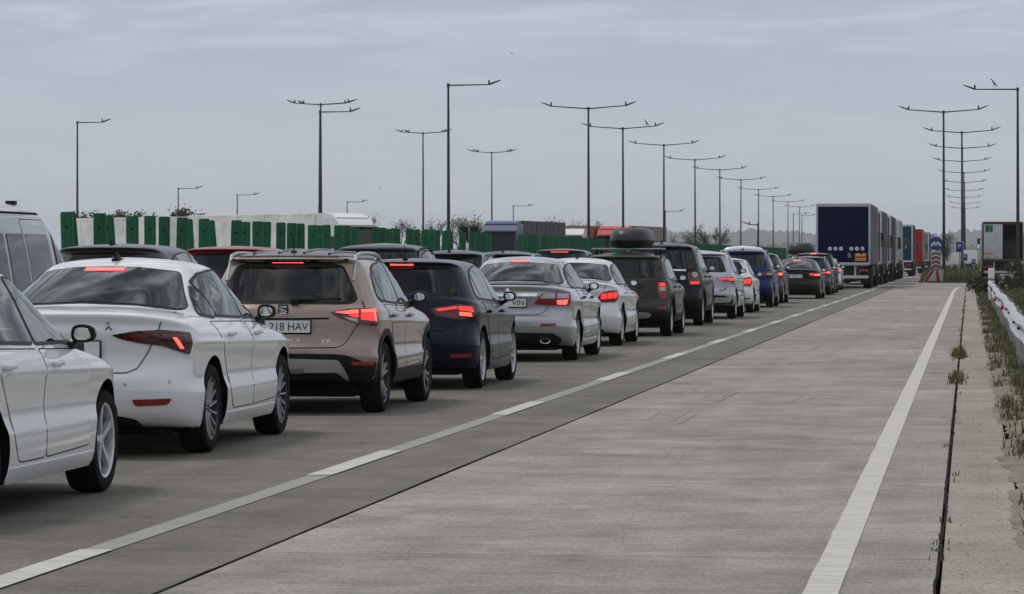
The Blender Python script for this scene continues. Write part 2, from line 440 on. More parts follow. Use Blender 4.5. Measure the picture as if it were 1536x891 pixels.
# ---------------------------------------------------------------- cars
M_GLASS = None
def car_materials():
    global M_GLASS, M_RUBBER, M_BLACK, M_GLOSSB, M_TYRE, M_RIM, M_RIMD, M_CHROME, M_MIRROR, M_RED, M_REDD, M_LIT, M_LIT2, M_PLATE, M_INK, M_SILVER, M_DARK, M_CLEAR, M_AMBER
    M_GLASS = mat('window_glass', (.006, .008, .008), .02, 0, 0, .45)
    M_RUBBER = mat('window_rubber', (.007, .007, .007), .5, spec=.3)
    M_BLACK = mat('black_plastic', (.011, .011, .012), .55, spec=.2, noise=.25, nscale=8)
    M_DARK = mat('underbody_black', (.006, .006, .006), .9, spec=.1)
    M_GLOSSB = mat('gloss_black_trim', (.008, .008, .009), .12)
    M_TYRE = mat('tyre_rubber', (.009, .009, .009), .85, spec=.15, noise=.3, nscale=14)
    M_RIM = mat('alloy_rim', (.60, .61, .63), .35, .5, noise=.15, nscale=9)
    M_RIMD = mat('dark_rim', (.03, .03, .033), .45, .3)
    M_CHROME = mat('chrome', (.75, .76, .78), .12, 1.)
    M_MIRROR = mat('mirror_glass', (.62, .68, .65), .01, 1.)
    M_RED = mat('lamp_red', (.22, .006, .008), .12, coat=.6)
    M_REDD = mat('lamp_dark_red', (.05, .004, .006), .1, coat=.6)
    M_LIT = mat('lamp_lit_red', (.6, .02, .02), .3, emit=(1., .045, .03), es=1.0)
    M_LIT2 = mat('lamp_bright_red', (.8, .05, .04), .3, emit=(1., .10, .075), es=1.9)
    M_CLEAR = mat('lamp_clear', (.45, .42, .42), .15, coat=.6)
    M_PLATE = mat('plate_white', (.72, .73, .72), .35, noise=.08)
    M_INK = mat('plate_ink', (.012, .012, .014), .4)
    M_SILVER = mat('silver_trim', (.42, .43, .44), .4, .6)
    M_AMBER = mat('lamp_amber', (.5, .16, .02), .2, coat=.5)
car_materials()
def tinted(name, tint):
    m = bpy.data.materials.new(name); m.use_nodes = True; nt = m.node_tree; nt.nodes.clear()
    o = nt.nodes.new('ShaderNodeOutputMaterial'); mx = nt.nodes.new('ShaderNodeMixShader'); tr = nt.nodes.new('ShaderNodeBsdfTransparent'); gl = nt.nodes.new('ShaderNodeBsdfGlossy'); fr = nt.nodes.new('ShaderNodeFresnel')
    tr.inputs[0].default_value = (*tint, 1); gl.inputs['Roughness'].default_value = .015; gl.inputs['Color'].default_value = (.93, .96, .95, 1); fr.inputs['IOR'].default_value = 1.55
    nt.links.new(fr.outputs[0], mx.inputs[0]); nt.links.new(tr.outputs[0], mx.inputs[1]); nt.links.new(gl.outputs[0], mx.inputs[2]); nt.links.new(mx.outputs[0], o.inputs[0])
    return m
G_FRONT, G_SIDE, G_REAR = tinted('clear_glass', (.66, .72, .70)), tinted('side_glass', (.42, .46, .45)), tinted('tinted_rear_glass', (.17, .19, .19))
M_SEAT = mat('seat_fabric', (.016, .016, .018), .85, noise=.2, nscale=12, spec=.15)
M_CABIN = mat('cabin_lining', (.022, .021, .021), .8, spec=.2)
def prism_mesh(polys, a, b, axis, mats, mi=2):
    mb = MB()
    for P in polys: mb.prism(P, a, b, axis, mi)
    return mb.mesh('cut', mats, smooth=False)
def seats(car, ro, wb, W, H, zb):
    """two front seats, a rear bench with headrests, dashboard and steering wheel"""
    def seat(x, y, w, nm, hs):
        mb = MB(); mb.bbox((x-w/2, y, .32), (x+w/2, y+.5, .50), .06)
        mb.prism(rpoly([(y-.14, H*.66), (y+.03, .42), (y+.17, .46), (y-.03, H*.675)], .05), x-w/2, x+w/2, 'x'); s_ = mb.build(nm, M_SEAT, car)
        for hx in hs:
            mb = MB(); mb.bbox((hx-.13, y-.20, H*.685), (hx+.13, y-.07, H*.685+.20), .05); mb.tube([(hx-.05, y-.13, H*.66), (hx-.05, y-.13, H*.70)], .008, 6); mb.tube([(hx+.05, y-.13, H*.66), (hx+.05, y-.13, H*.70)], .008, 6); mb.build('headrest', M_SEAT, s_)
    yf = ro + wb*.50
    for sg in (-1, 1): seat(sg*W*.40, yf, .50, 'front_seat', (sg*W*.40,))
    seat(0, ro+.28, W*1.36, 'rear_bench', (-W*.40, 0, W*.40))
    mb = MB(); mb.prism(rpoly([(ro+wb*.86, .55), (ro+wb*.82, zb-.10), (ro+wb*.90, zb+.0), (ro+wb*1.02, zb-.02), (ro+wb*1.02, .55)], .05), -W*.78, W*.78, 'x'); mb.build('dashboard', M_CABIN, car)
    mb = MB(); n = 24; cx, cy, cz = -W*.40, ro+wb*.77, zb-.09
    mb.tube([(cx + .185*math.cos(2*math.pi*k/n), cy + .05*math.sin(2*math.pi*k/n), cz + .175*math.sin(2*math.pi*k/n)) for k in range(n+1)], .016, 6, cap=False); mb.tube([(cx, cy, cz), (cx, cy+.2, cz-.06)], .04, 8); mb.build('steering_wheel', M_CABIN, car)
    mb = MB(); mb.bbox((-.13, ro+wb*.70, H*.86), (.13, ro+wb*.70+.03, H*.86+.07), .02); mb.build('rear_view_mirror', M_CABIN, car)

REARGLASS = M_GLASS
NR, NS, NF = 13, 22, 10
def ring_half(k, L):
    yr, zr, w, zsr, zsf, df, zf, cr, nr, cf, nf = k
    yf = L - df
    ln = yf - yr
    cr = min(cr, ln*.45); cf = min(cf, ln*.45)
    wc = w * .978
    out = []
    for i in range(NR):
        t = math.pi/2 * i/NR
        c, s = math.cos(t), math.sin(t)
        q = (c**nr + s**nr) ** (-1/nr)
        yy = q*c
        out.append((wc*q*s, yr + cr*(1-yy), zsr + (zr-zsr)*yy**1.3))
    for i in range(NS+1):
        t = i/NS
        out.append((w*(1-.022*(2*t-1)**2), yr+cr + (ln-cr-cf)*t, zsr + (zsf-zsr)*t))
    for i in range(1, NF+1):
        t = math.pi/2 * i/NF
        c, s = math.sin(t), math.cos(t)
        q = (c**nf + s**nf) ** (-1/nf)
        yy = q*c if i < NF else 1.0
        out.append((wc*q*s if i < NF else 0.0, yf - cf*(1-yy), zsf + (zf-zsf)*yy**1.3))
    return out
def chaikin(A, it=2):
    A = np.array(A, float)
    for _ in range(it):
        Q = A[:-1]*.75 + A[1:]*.25; R = A[:-1]*.25 + A[1:]*.75
        B = np.empty((2*len(Q), A.shape[1])); B[0::2] = Q; B[1::2] = R
        A = np.vstack([A[:1], B, A[-1:]])
    return A
class Shell:
    """a car body: a stack of rings from sill to roof, plus ways to lay panels on it"""
    def __init__(s, K, L, sc=(1,1,1), defaults=(.62, 3.0, .8, 2.6)):
        rows = []
        for k in K:
            k = list(k) + list(defaults)[len(k)-7:] if len(k) < 11 else list(k)
            rows.append(k)
        A = np.array(rows, float)
        A[:, [0, 5, 7, 9]] *= sc[1]; A[:, 2] *= sc[0]; A[:, [1, 3, 4, 6]] *= sc[2]
        s.L = L*sc[1]; s.keys = A.copy()
        s.R = chaikin(A, 2)
        half = [ring_half(k, s.L) for k in s.R]
        n = len(half[0]); vs = []; fs = []
        for h in half:
            vs += h + [(-x, y, z) for x, y, z in h[-2:0:-1]]
        m = 2*n - 2
        for i in range(len(half)-1):
            for j in range(m):
                fs.append((i*m+j, i*m+(j+1)%m, (i+1)*m+(j+1)%m, (i+1)*m+j))
        fs.append(tuple(range(m))[::-1])
        bm = bmesh.new()
        bv = [bm.verts.new(v) for v in vs]
        for f in fs: bm.faces.new([bv[i] for i in f])
        bmesh.ops.remove_doubles(bm, verts=bm.verts[:], dist=.0015)
        bmesh.ops.dissolve_degenerate(bm, dist=.0005, edges=bm.edges[:])
        bmesh.ops.recalc_face_normals(bm, faces=bm.faces[:])
        s.bm = bm
        s.bvh = BVHTree.FromBMesh(bm)
        s.half = half
    def contour(s, z):
        i = min(range(len(s.R)), key=lambda i: abs(s.R[i][1]-z) if s.R[i][1] < z+.05 else 9)
        h = s.half[i]
        P = [Vector((p[0], p[1])) for p in h[:NR+NS-2]]
        S = [0]
        for a, b in zip(P, P[1:]): S.append(S[-1] + (b-a).length)
        return P, S
    def hit(s, a, b, mode, cont=None):
        if mode == 'rear': o, d = Vector((a, -1.5, b)), Vector((0, 1, 0))
        elif mode == 'side': o, d = Vector((2.5, a, b)), Vector((-1, 0, 0))
        elif mode == 'front': o, d = Vector((a, s.L+2.5, b)), Vector((0, -1, 0))
        elif mode == 'top': o, d = Vector((a, b, 4)), Vector((0, 0, -1))
        elif mode == 'wrap':
            P, S = cont; sg = 1 if a >= 0 else -1; a = abs(a)
            i = 0
            while i < len(S)-2 and S[i+1] < a: i += 1
            t = (a-S[i])/max(1e-6, S[i+1]-S[i])
            p = P[i].lerp(P[i+1], t)
            # smooth direction from neighbours
            i0, i1 = max(0, i-1), min(len(P)-1, i+2)
            tg = (P[i1]-P[i0]).normalized()
            nrm = Vector((tg.y, -tg.x))
            if a < .02: nrm = Vector((0, -1))
            o = Vector((sg*(p.x + nrm.x*.5), p.y + nrm.y*.5, b)); d = Vector((-sg*nrm.x, -nrm.y, 0))
        h = s.bvh.ray_cast(o, d)
        if h[0] is None:
            h = s.bvh.find_nearest(o + d*.6)
            return h[0], h[1], d
        n = h[1]
        if n.dot(d) > 0: n = -n
        return h[0], n, d
    def panel(s, mb, poly, mode='side', off=.003, g=.05, mi=0, rim=.012, mirror=False, zref=None, both=False):
        """lay a polygon (2-D, in the projection's plane) on the body as a raised sheet with edges"""
        cont = s.contour(zref if zref else sum(p[1] for p in poly)/len(poly)) if mode == 'wrap' else None
        B = []
        for i in range(len(poly)):
            a, b = Vector(poly[i]), Vector(poly[(i+1) % len(poly)])
            k = max(1, int((b-a).length/g))
            for j in range(k): B.append(a.lerp(b, j/k))
        nb = len(B); pts = list(B)
        xs = [p.x for p in B]; ys = [p.y for p in B]
        y = min(ys)+g*.5; row = 0
        pl = [(p.x, p.y) for p in B]
        while y < max(ys):
            x = min(xs) + (g*.5 if row % 2 else g*.9)
            while x < max(xs):
                if inpoly(x, y, pl) and min((p-Vector((x, y))).length_squared for p in B) > (g*.4)**2: pts.append(Vector((x, y)))
                x += g
            y += g; row += 1
        vo, eo, fo, *_ = delaunay_2d_cdt(pts, [(i, (i+1) % nb) for i in range(nb)], [], 1, 1e-6)
        top = []; low = []
        for p in vo:
            h, n, d = s.hit(p.x, p.y, mode, cont)
            top.append(h + n*off); low.append(h + n*(off-rim))
        fo = [f for f in fo if max((top[f[i]]-top[f[i-1]]).length for i in range(3)) < g*9 + .15]
        cnt = {}
        for f in fo:
            for i in range(len(f)):
                e = (f[i], f[(i+1) % len(f)]); cnt[e] = 1
        bd = [e for e in cnt if (e[1], e[0]) not in cnt]
        def put(T, Lw, flip):
            vs = list(T); fs = [tuple(f)[::-1] if flip else tuple(f) for f in fo]
            mp = {}
            for a, b in bd:
                for q in (a, b):
                    if q not in mp: mp[q] = (len(vs), len(vs)+1); vs.append(T[q]); vs.append(Lw[q])
                f = (mp[b][0], mp[a][0], mp[a][1], mp[b][1])
                fs.append(f[::-1] if flip else f)
            mb.add(vs, fs, mi)
        # orientation check
        f = fo[0]
        nn = (top[f[1]]-top[f[0]]).cross(top[f[2]]-top[f[0]])
        h, n, d = s.hit(vo[f[0]].x, vo[f[0]].y, mode, cont)
        fl = nn.dot(n) < 0
        if not mirror or both: put(top, low, fl)
        if mirror or both:
            M = lambda L_: [Vector((-p.x, p.y, p.z)) for p in L_]
            put(M(top), M(low), not fl)
    def strip(s, mb, path, width, mode='side', off=.004, mi=0, mirror=False, both=False, g=.04, zref=None):
        """a thin band along a path on the body (shut lines, mouldings)"""
        P = [Vector(p) for p in path]; Q = []
        for a, b in zip(P, P[1:]):
            k = max(1, int((b-a).length/g))
            for j in range(k): Q.append(a.lerp(b, j/k))
        Q.append(P[-1])
        cont = s.contour(zref if zref else sum(p[1] for p in path)/len(path)) if mode == 'wrap' else None
        vs = []
        for i, p in enumerate(Q):
            d = (Q[min(i+1, len(Q)-1)] - Q[max(0, i-1)]).normalized(); n2 = Vector((-d.y, d.x))
            for sg in (-.5, .5):
                q = p + n2*width*sg
                h, n, _ = s.hit(q.x, q.y, mode, cont)
                vs.append(h + n*off)
        fs = [(2*i, 2*i+1, 2*i+3, 2*i+2) for i in range(len(Q)-1)]
        vals = [vs] if not mirror or both else []
        if both or mirror: vals.append([Vector((-p.x, p.y, p.z)) for p in vs])
        for V_ in vals: mb.add(V_, fs, mi)

_wheels = {}
def wheel_meshes(style, r, wd):
    key = (style, round(r, 3), round(wd, 3))
    if key in _wheels: return _wheels[key]
    h = wd/2; t = MB()
    rr = r * .70                      # rim radius
    t.lathe([(-h*.6, rr), (-h*.95, rr*1.06), (-h, r*.86), (-h*.92, r*.955), (-h*.7, r*.99), (-h*.25, r), (0, r*.996), (h*.25, r), (h*.7, r*.99), (h*.92, r*.955), (h, r*.86), (h*.95, rr*1.06), (h*.6, rr)], 40)
    tyre = t.mesh('tyre', M_TYRE)
    m = MB()
    # barrel, rim lip, dark back, hub
    m.lathe([(h*.86, rr*1.05), (h*.9, rr*1.02), (h*.82, rr*.95), (h*.55, rr*.93), (-h*.5, rr*.93)], 40, mi=0)
    m.lathe([(h*.25, rr*.94), (h*.2, rr*.5), (h*.2, 0.001)], 32, mi=1)
    m.lathe([(h*.70, .001), (h*.70, rr*.13), (h*.60, rr*.19), (h*.3, rr*.2)], 20, mi=0)
    n, tw = {'multi': (15, .05), 'twin': (10, .075), 'five': (5, .20), 'seven': (7, .13), 'cap': (12, .10)}[style]
    for k in range(n):
        a = 2*math.pi*k/n + .1
        off = 0.10 if style == 'multi' else (.055 if style == 'twin' else .03)
        if style == 'twin': a = 2*math.pi*(k//2)/5 + (.17 if k % 2 else -.17) + .2
        def P(rad, side, x):
            # spokes sweep slightly
            aa = a + off * (rad/rr)
            c, s_ = math.cos(aa), math.sin(aa)
            return (x, rad*c - side*s_, rad*s_ + side*c)
        w0, w1 = tw*rr*.5*.8, tw*rr*.5*1.25
        x0, x1 = h*.66, h*.80
        vs = [P(rr*.14, -w0, x0), P(rr*.14, w0, x0), P(rr*.55, -w0*1.0, x0+.004), P(rr*.55, w0*1.0, x0+.004), P(rr*.96, -w1, x1), P(rr*.96, w1, x1)]
        vs += [(v[0]-.03, v[1], v[2]) for v in vs]
        m.add(vs, [(0,1,3,2), (2,3,5,4), (6,8,9,7), (8,10,11,9), (0,2,8,6), (2,4,10,8), (1,7,9,3), (3,9,11,5)], 2)
    mats = {'multi': [M_RIMD, M_DARK, M_RIM], 'twin': [M_RIMD, M_DARK, M_RIM]}.get(style, [M_RIM, M_DARK, M_RIM])
    rim = m.mesh('rim', mats, angle=30)
    _wheels[key] = (tyre, rim)
    return _wheels[key]

def mirror_housing(sx=.078, sy=.065, sz=.060):
    """door-mirror shell: dome forward, open face to the rear; origin at the inner bottom"""
    m = MB(); n = 20; rows = []
    for t, f in ((0, .93), (.06, 1.), (.35, .97), (.65, .82), (.88, .5), (1., .12)):
        ring = []
        for k in range(n):
            a = 2*math.pi*k/n; c, s_ = math.cos(a), math.sin(a)
            q = (abs(c)**3.2 + abs(s_)**3.2) ** (-1/3.2)
            top = 1.0 if s_ > 0 else .92
            ring.append((sx*(1 + f*q*c*(1. if c > 0 else .95)), -sy*.6 + sy*1.9*t, sz*f*q*s_*top*(1-.18*(c > 0)*c)))
        rows.append(ring)
    vs = [p for r_ in rows for p in r_]
    fs = [(i*n+k, i*n+(k+1)%n, (i+1)*n+(k+1)%n, (i+1)*n+k) for i in range(len(rows)-1) for k in range(n)]
    fs += [tuple(range(n))[::-1], tuple((len(rows)-1)*n+k for k in range(n))]
    m.add(vs, fs, 0)
    m.tube([(sx*.5, .02, -sz*.5), (-.03, .05, -sz*1.25), (-.10, .07, -sz*1.5)], [.035, .03, .03], 8, 1)
    g = MB()
    ring = [(sx + (p[0]-sx)*.74, -sy*.6-.006 + p[2]*.06, p[2]*.72) for p in rows[0]]
    g.add(ring + [(p[0], p[1]+.003, p[2]) for p in ring], [tuple(range(n))[::-1]] + [(k, (k+1)%n, (k+1)%n+n, k+n) for k in range(n)], 0)
    return m, g
def mir(mb):
    o = MB(); o.v = [(-x, y, z) for x, y, z in mb.v]; o.f = [f[::-1] for f in mb.f]; o.m = list(mb.m); return o

# ring keys: (yr, zr, half width, side z rear, side z front, front inset, zf, [corner r, n, corner f, n])
SEDAN = dict(L=4.69, W=.915, H=1.47, ro=1.10, wb=2.686, wr=.335, K=[
 (.75,.215,.60,.20,.20,.5,.2), (.34,.225,.80,.19,.19,.2,.2), (.16,.25,.862,.185,.185,.10,.24), (.06,.32,.893,.25,.25,.04,.34),
 (.015,.42,.910,.37,.37,.01,.44), (.0,.50,.915,.455,.455,.0,.52), (.0,.52,.914,.48,.48,.0,.53), (.0,.585,.892,.55,.54,.0,.56), (.022,.625,.890,.63,.60,.01,.60),
 (.075,.665,.896,.70,.66,.02,.65), (.088,.75,.900,.775,.72,.05,.69), (.078,.835,.9165,.838,.778,.11,.725), (.075,.86,.9165,.850,.79,.13,.735), (.062,.93,.899,.885,.825,.20,.76),
 (.085,.98,.895,.91,.85,.32,.80), (.055,1.05,.882,.93,.875,.5,.85), (.075,1.068,.872,.945,.89,.75,.90), (.30,1.09,.858,.962,.91,1.0,.95,.70,2.8,.7,2.4),
 (.50,1.105,.845,.975,.925,1.10,.97,.80,2.6,.65,2.3), (.55,1.12,.835,.985,.94,1.15,.99,.85,2.4,.6,2.2), (.85,1.245,.765,1.13,1.10,1.50,1.17,.85,2.4,.55,2.2), (1.20,1.36,.69,1.27,1.25,1.85,1.32,.80,2.4,.5,2.2),
 (1.42,1.415,.625,1.36,1.345,2.02,1.40,.65,2.4,.4,2.3), (1.50,1.43,.59,1.395,1.385,2.06,1.42,.55,2.4,.4,2.3), (1.62,1.448,.50,1.43,1.42,2.15,1.437,.5,2.4,.4,2.3),
 (1.80,1.462,.32,1.453,1.45,2.3,1.455,.4,2.4,.4,2.3), (1.9,1.467,.14,1.465,1.465,2.4,1.462,.3,2.2,.3,2.2), (1.95,1.47,.0,1.47,1.468,2.45,1.465,.3,2.2,.3,2.2)])
HATCH = dict(L=4.26, W=.895, H=1.46, ro=.83, wb=2.62, wr=.325, K=[
 (.62,.215,.60,.20,.20,.5,.2), (.28,.23,.79,.19,.19,.2,.2), (.12,.27,.85,.19,.19,.10,.24), (.04,.34,.878,.26,.26,.04,.34),
 (.01,.44,.892,.38,.38,.01,.44), (.0,.51,.894,.46,.46,.0,.52), (.0,.53,.893,.485,.485,.0,.53), (.0,.60,.873,.56,.55,.0,.56), (.02,.645,.871,.64,.61,.01,.60),
 (.055,.68,.876,.70,.66,.02,.65), (.07,.76,.880,.775,.72,.05,.69), (.078,.85,.895,.838,.778,.11,.725), (.08,.88,.895,.850,.79,.13,.735), (.095,.95,.877,.89,.825,.20,.76),
 (.115,.995,.872,.915,.85,.32,.80), (.13,1.02,.862,.935,.875,.5,.85), (.145,1.04,.850,.95,.90,.85,.93,.6,2.8,.7,2.4), (.16,1.055,.838,.96,.915,.98,.965,.6,2.8,.65,2.3),
 (.185,1.09,.825,.985,.935,1.03,.98,.6,2.8,.6,2.2), (.28,1.22,.755,1.12,1.10,1.38,1.17,.55,2.8,.55,2.2), (.37,1.34,.69,1.27,1.25,1.70,1.32,.5,2.8,.5,2.2),
 (.41,1.385,.645,1.345,1.33,1.88,1.39,.45,2.8,.4,2.3), (.34,1.405,.615,1.375,1.365,1.92,1.41,.40,3.,.4,2.3), (.345,1.425,.57,1.405,1.395,1.98,1.425,.38,3.,.4,2.3), (.60,1.446,.44,1.435,1.43,2.10,1.442,.4,2.4,.4,2.3),
 (.95,1.455,.26,1.45,1.448,2.3,1.452,.4,2.4,.4,2.3), (1.1,1.459,.1,1.458,1.457,2.4,1.456,.3,2.2,.3,2.2), (1.2,1.46,.0,1.46,1.46,2.45,1.458,.3,2.2,.3,2.2)])
SUV = dict(L=4.14, W=.89, H=1.543, ro=.80, wb=2.566, wr=.335, K=[
 (.60,.29,.60,.27,.27,.5,.27), (.26,.30,.78,.26,.26,.2,.26), (.10,.33,.845,.255,.255,.10,.30), (.035,.40,.872,.32,.32,.04,.40),
 (.005,.48,.888,.42,.42,.01,.5), (.0,.55,.890,.50,.50,.0,.55), (.0,.57,.889,.525,.525,.0,.57), (.005,.62,.870,.59,.58,.0,.60), (.03,.655,.867,.66,.64,.01,.66),
 (.065,.69,.872,.72,.69,.03,.72), (.075,.78,.877,.80,.76,.06,.80), (.08,.865,.890,.872,.812,.11,.85), (.082,.885,.890,.884,.824,.13,.86), (.092,.945,.875,.93,.865,.20,.89),
 (.105,.985,.872,.955,.89,.32,.92), (.12,1.005,.862,.975,.915,.5,.95), (.13,1.02,.850,.99,.94,.82,1.0,.6,2.9,.7,2.4), (.145,1.04,.838,1.00,.955,.95,1.03,.6,2.9,.65,2.3),
 (.175,1.085,.825,1.03,.98,1.0,1.05,.6,2.9,.6,2.2), (.255,1.22,.765,1.17,1.15,1.34,1.24,.55,2.9,.55,2.2), (.335,1.355,.70,1.325,1.305,1.66,1.39,.5,3,.5,2.2),
 (.375,1.415,.66,1.405,1.39,1.82,1.455,.45,3,.4,2.3), (.29,1.440,.635,1.435,1.425,1.86,1.475,.42,3.2,.4,2.3), (.28,1.468,.60,1.465,1.457,1.92,1.492,.40,3.2,.4,2.3), (.45,1.502,.48,1.50,1.492,2.05,1.515,.4,2.6,.4,2.3),
 (.85,1.528,.28,1.524,1.52,2.25,1.53,.4,2.4,.4,2.3), (1.0,1.538,.11,1.537,1.535,2.35,1.538,.3,2.2,.3,2.2), (1.1,1.543,.0,1.543,1.543,2.4,1.541,.3,2.2,.3,2.2)])
BOXY = dict(L=4.315, W=.91, H=1.63, ro=.82, wb=2.673, wr=.345, K=[
 (.60,.31,.60,.29,.29,.5,.29), (.26,.32,.80,.28,.28,.2,.28), (.10,.35,.862,.275,.275,.10,.32), (.035,.42,.892,.34,.34,.04,.42),
 (.005,.50,.908,.44,.44,.01,.52), (.0,.57,.906,.53,.53,.0,.58), (.01,.63,.898,.60,.59,.0,.62), (.045,.66,.898,.66,.65,.01,.68),
 (.075,.70,.904,.73,.71,.03,.76), (.085,.80,.91,.82,.79,.06,.84), (.092,.92,.908,.90,.86,.12,.90), (.10,1.00,.90,.96,.91,.20,.94),
 (.108,1.045,.892,.99,.94,.32,.97), (.115,1.07,.882,1.01,.96,.5,1.0), (.125,1.085,.872,1.025,.98,.82,1.04,.5,3.2,.7,2.6), (.135,1.10,.862,1.04,.995,.98,1.07,.5,3.2,.65,2.4),
 (.155,1.135,.85,1.07,1.02,1.05,1.09,.48,3.2,.6,2.3), (.205,1.28,.80,1.22,1.20,1.38,1.29,.46,3.2,.55,2.3), (.255,1.42,.745,1.40,1.385,1.70,1.46,.42,3.2,.5,2.3),
 (.28,1.49,.71,1.485,1.475,1.85,1.54,.40,3.2,.4,2.4), (.22,1.515,.685,1.515,1.507,1.90,1.56,.36,3.4,.4,2.4), (.22,1.55,.65,1.55,1.54,1.96,1.58,.34,3.4,.4,2.4), (.40,1.59,.52,1.585,1.578,2.08,1.60,.4,3.0,.4,2.4),
 (.80,1.615,.30,1.61,1.607,2.25,1.616,.4,2.4,.4,2.3), (1.0,1.626,.12,1.624,1.622,2.35,1.624,.3,2.2,.3,2.2), (1.1,1.63,.0,1.63,1.63,2.4,1.628,.3,2.2,.3,2.2)])
VAN = dict(L=4.95, W=.985, H=2.02, ro=1.0, wb=3.0, wr=.34, K=[
 (.60,.26,.70,.24,.24,.5,.25), (.20,.27,.87,.23,.23,.2,.24), (.08,.30,.94,.23,.23,.10,.27), (.03,.38,.968,.32,.32,.04,.38),
 (.0,.48,.982,.42,.42,.01,.5), (.0,.58,.982,.55,.55,.0,.58), (.03,.64,.98,.66,.64,.02,.68), (.06,.70,.982,.75,.72,.04,.78),
 (.07,.9,.984,.90,.86,.08,.88), (.075,1.0,.978,.98,.95,.16,.96), (.085,1.08,.968,1.05,1.02,.35,1.03), (.09,1.10,.96,1.08,1.05,.62,1.08,.3,4.,.6,2.8),
 (.10,1.13,.95,1.12,1.09,.72,1.12,.3,4.,.55,2.6), (.12,1.3,.92,1.29,1.27,.98,1.33,.3,4.,.5,2.6), (.15,1.55,.875,1.54,1.53,1.32,1.58,.3,4.,.45,2.6),
 (.17,1.74,.83,1.73,1.725,1.58,1.77,.28,4.,.4,2.6), (.19,1.83,.80,1.825,1.82,1.72,1.86,.28,4.,.4,2.6), (.21,1.90,.76,1.895,1.885,1.82,1.91,.28,3.6,.4,2.6), (.27,1.955,.66,1.95,1.945,1.93,1.955,.3,3.,.4,2.5),
 (.55,1.99,.40,1.985,1.98,2.1,1.99,.4,2.4,.4,2.3), (.8,2.01,.16,2.008,2.005,2.2,2.01,.3,2.2,.3,2.2), (.9,2.02,.0,2.02,2.02,2.25,2.018,.3,2.2,.3,2.2)])

# side-view outlines (y from the tail, z) in each template's own coordinates
SEDAN['dlo'] = [(1.00,1.035), (1.16,1.15), (1.40,1.275), (1.70,1.345), (2.10,1.372), (2.50,1.365), (2.78,1.31), (3.10,1.17), (3.42,.995), (3.40,.967), (2.4,.985), (1.4,1.0)]
SEDAN['glass'] = [[(1.06,1.045),(1.21,1.155),(1.39,1.245),(1.50,1.03),(1.42,1.018)], [(1.53,1.03),(1.44,1.265),(1.70,1.33),(2.10,1.355),(2.38,1.353),(2.38,1.005)], [(2.44,1.353),(2.52,1.35),(2.76,1.295),(3.06,1.165),(3.30,1.035),(3.33,.99),(2.44,1.003)]]
SEDAN['doors'] = [[(2.425,.31),(1.70,.31),(1.60,.42),(1.52,.62),(1.40,.78),(1.27,.90),(1.22,.985),(2.425,.965)], [(3.40,.33),(2.435,.31),(2.435,.965),(3.37,.94),(3.44,.80),(3.43,.55)]]
SEDAN['cab'], HATCH['cab'], SUV['cab'], BOXY['cab'] = 19, 18, 18, 16
SEDAN['handles'] = [(1.52,.885), (2.54,.875)]
SEDAN['mirror'] = (3.17, .985)
HATCH['dlo'] = [(.62,1.04), (.72,1.17), (.88,1.29), (1.15,1.345), (1.60,1.372), (2.00,1.36), (2.28,1.31), (2.62,1.165), (3.00,.975), (2.98,.945), (2.0,.96), (.85,.985)]
HATCH['glass'] = [[(.70,1.045),(.78,1.16),(.91,1.265),(1.02,1.01),(.86,1.01)], [(1.05,1.005),(.96,1.285),(1.18,1.33),(1.60,1.355),(1.87,1.348),(1.87,.98)], [(1.93,1.345),(2.02,1.342),(2.26,1.295),(2.58,1.16),(2.85,1.025),(2.88,.97),(1.93,.977)]]
HATCH['doors'] = [[(1.915,.31),(1.38,.31),(1.29,.42),(1.22,.62),(1.08,.78),(.95,.90),(.92,.965),(1.915,.94)], [(2.93,.33),(1.925,.31),(1.925,.94),(2.92,.915),(2.97,.80),(2.96,.55)]]
HATCH['handles'] = [(1.05,.86), (2.05,.85)]
HATCH['mirror'] = (2.72, .965)
SUV['dlo'] = [(.66,1.10), (.74,1.22), (.86,1.35), (1.10,1.40), (1.50,1.43), (1.85,1.43), (2.10,1.395), (2.45,1.25), (2.86,1.03), (2.84,1.005), (1.9,1.01), (.85,1.035)]
SUV['glass'] = [[(.72,1.105),(.80,1.22),(.89,1.325),(.99,1.06),(.86,1.06)], [(1.02,1.055),(.94,1.345),(1.12,1.385),(1.50,1.412),(1.74,1.412),(1.74,1.03)], [(1.80,1.412),(1.87,1.412),(2.08,1.38),(2.42,1.24),(2.71,1.085),(2.74,1.03),(1.80,1.027)]]
SUV['doors'] = [[(1.785,.40),(1.33,.40),(1.24,.50),(1.17,.68),(1.05,.82),(.93,.95),(.90,1.02),(1.785,1.0)], [(2.80,.42),(1.795,.40),(1.795,1.0),(2.79,.975),(2.84,.86),(2.83,.60)]]
SUV['handles'] = [(1.03,.915), (1.93,.905)]
SUV['mirror'] = (2.56, 1.03)
BOXY['dlo'] = [(.60,1.12), (.62,1.25), (.72,1.44), (1.10,1.485), (1.60,1.51), (1.95,1.505), (2.20,1.455), (2.55,1.30), (2.95,1.075), (2.93,1.05), (2.0,1.055), (.85,1.08)]
BOXY['glass'] = [[(.66,1.125),(.68,1.25),(.76,1.42),(1.06,1.46),(1.06,1.10)], [(1.10,1.10),(1.10,1.465),(1.60,1.492),(1.86,1.488),(1.86,1.08)], [(1.92,1.487),(1.97,1.485),(2.18,1.435),(2.52,1.29),(2.80,1.125),(2.83,1.075),(1.92,1.075)]]
BOXY['doors'] = [[(1.905,.42),(1.42,.42),(1.33,.52),(1.26,.70),(1.14,.84),(1.03,.97),(1.0,1.06),(1.905,1.045)], [(2.90,.44),(1.915,.42),(1.915,1.045),(2.89,1.02),(2.94,.90),(2.93,.62)]]
BOXY['handles'] = [(1.14,.955), (2.05,.945)]
BOXY['mirror'] = (2.66, 1.07)
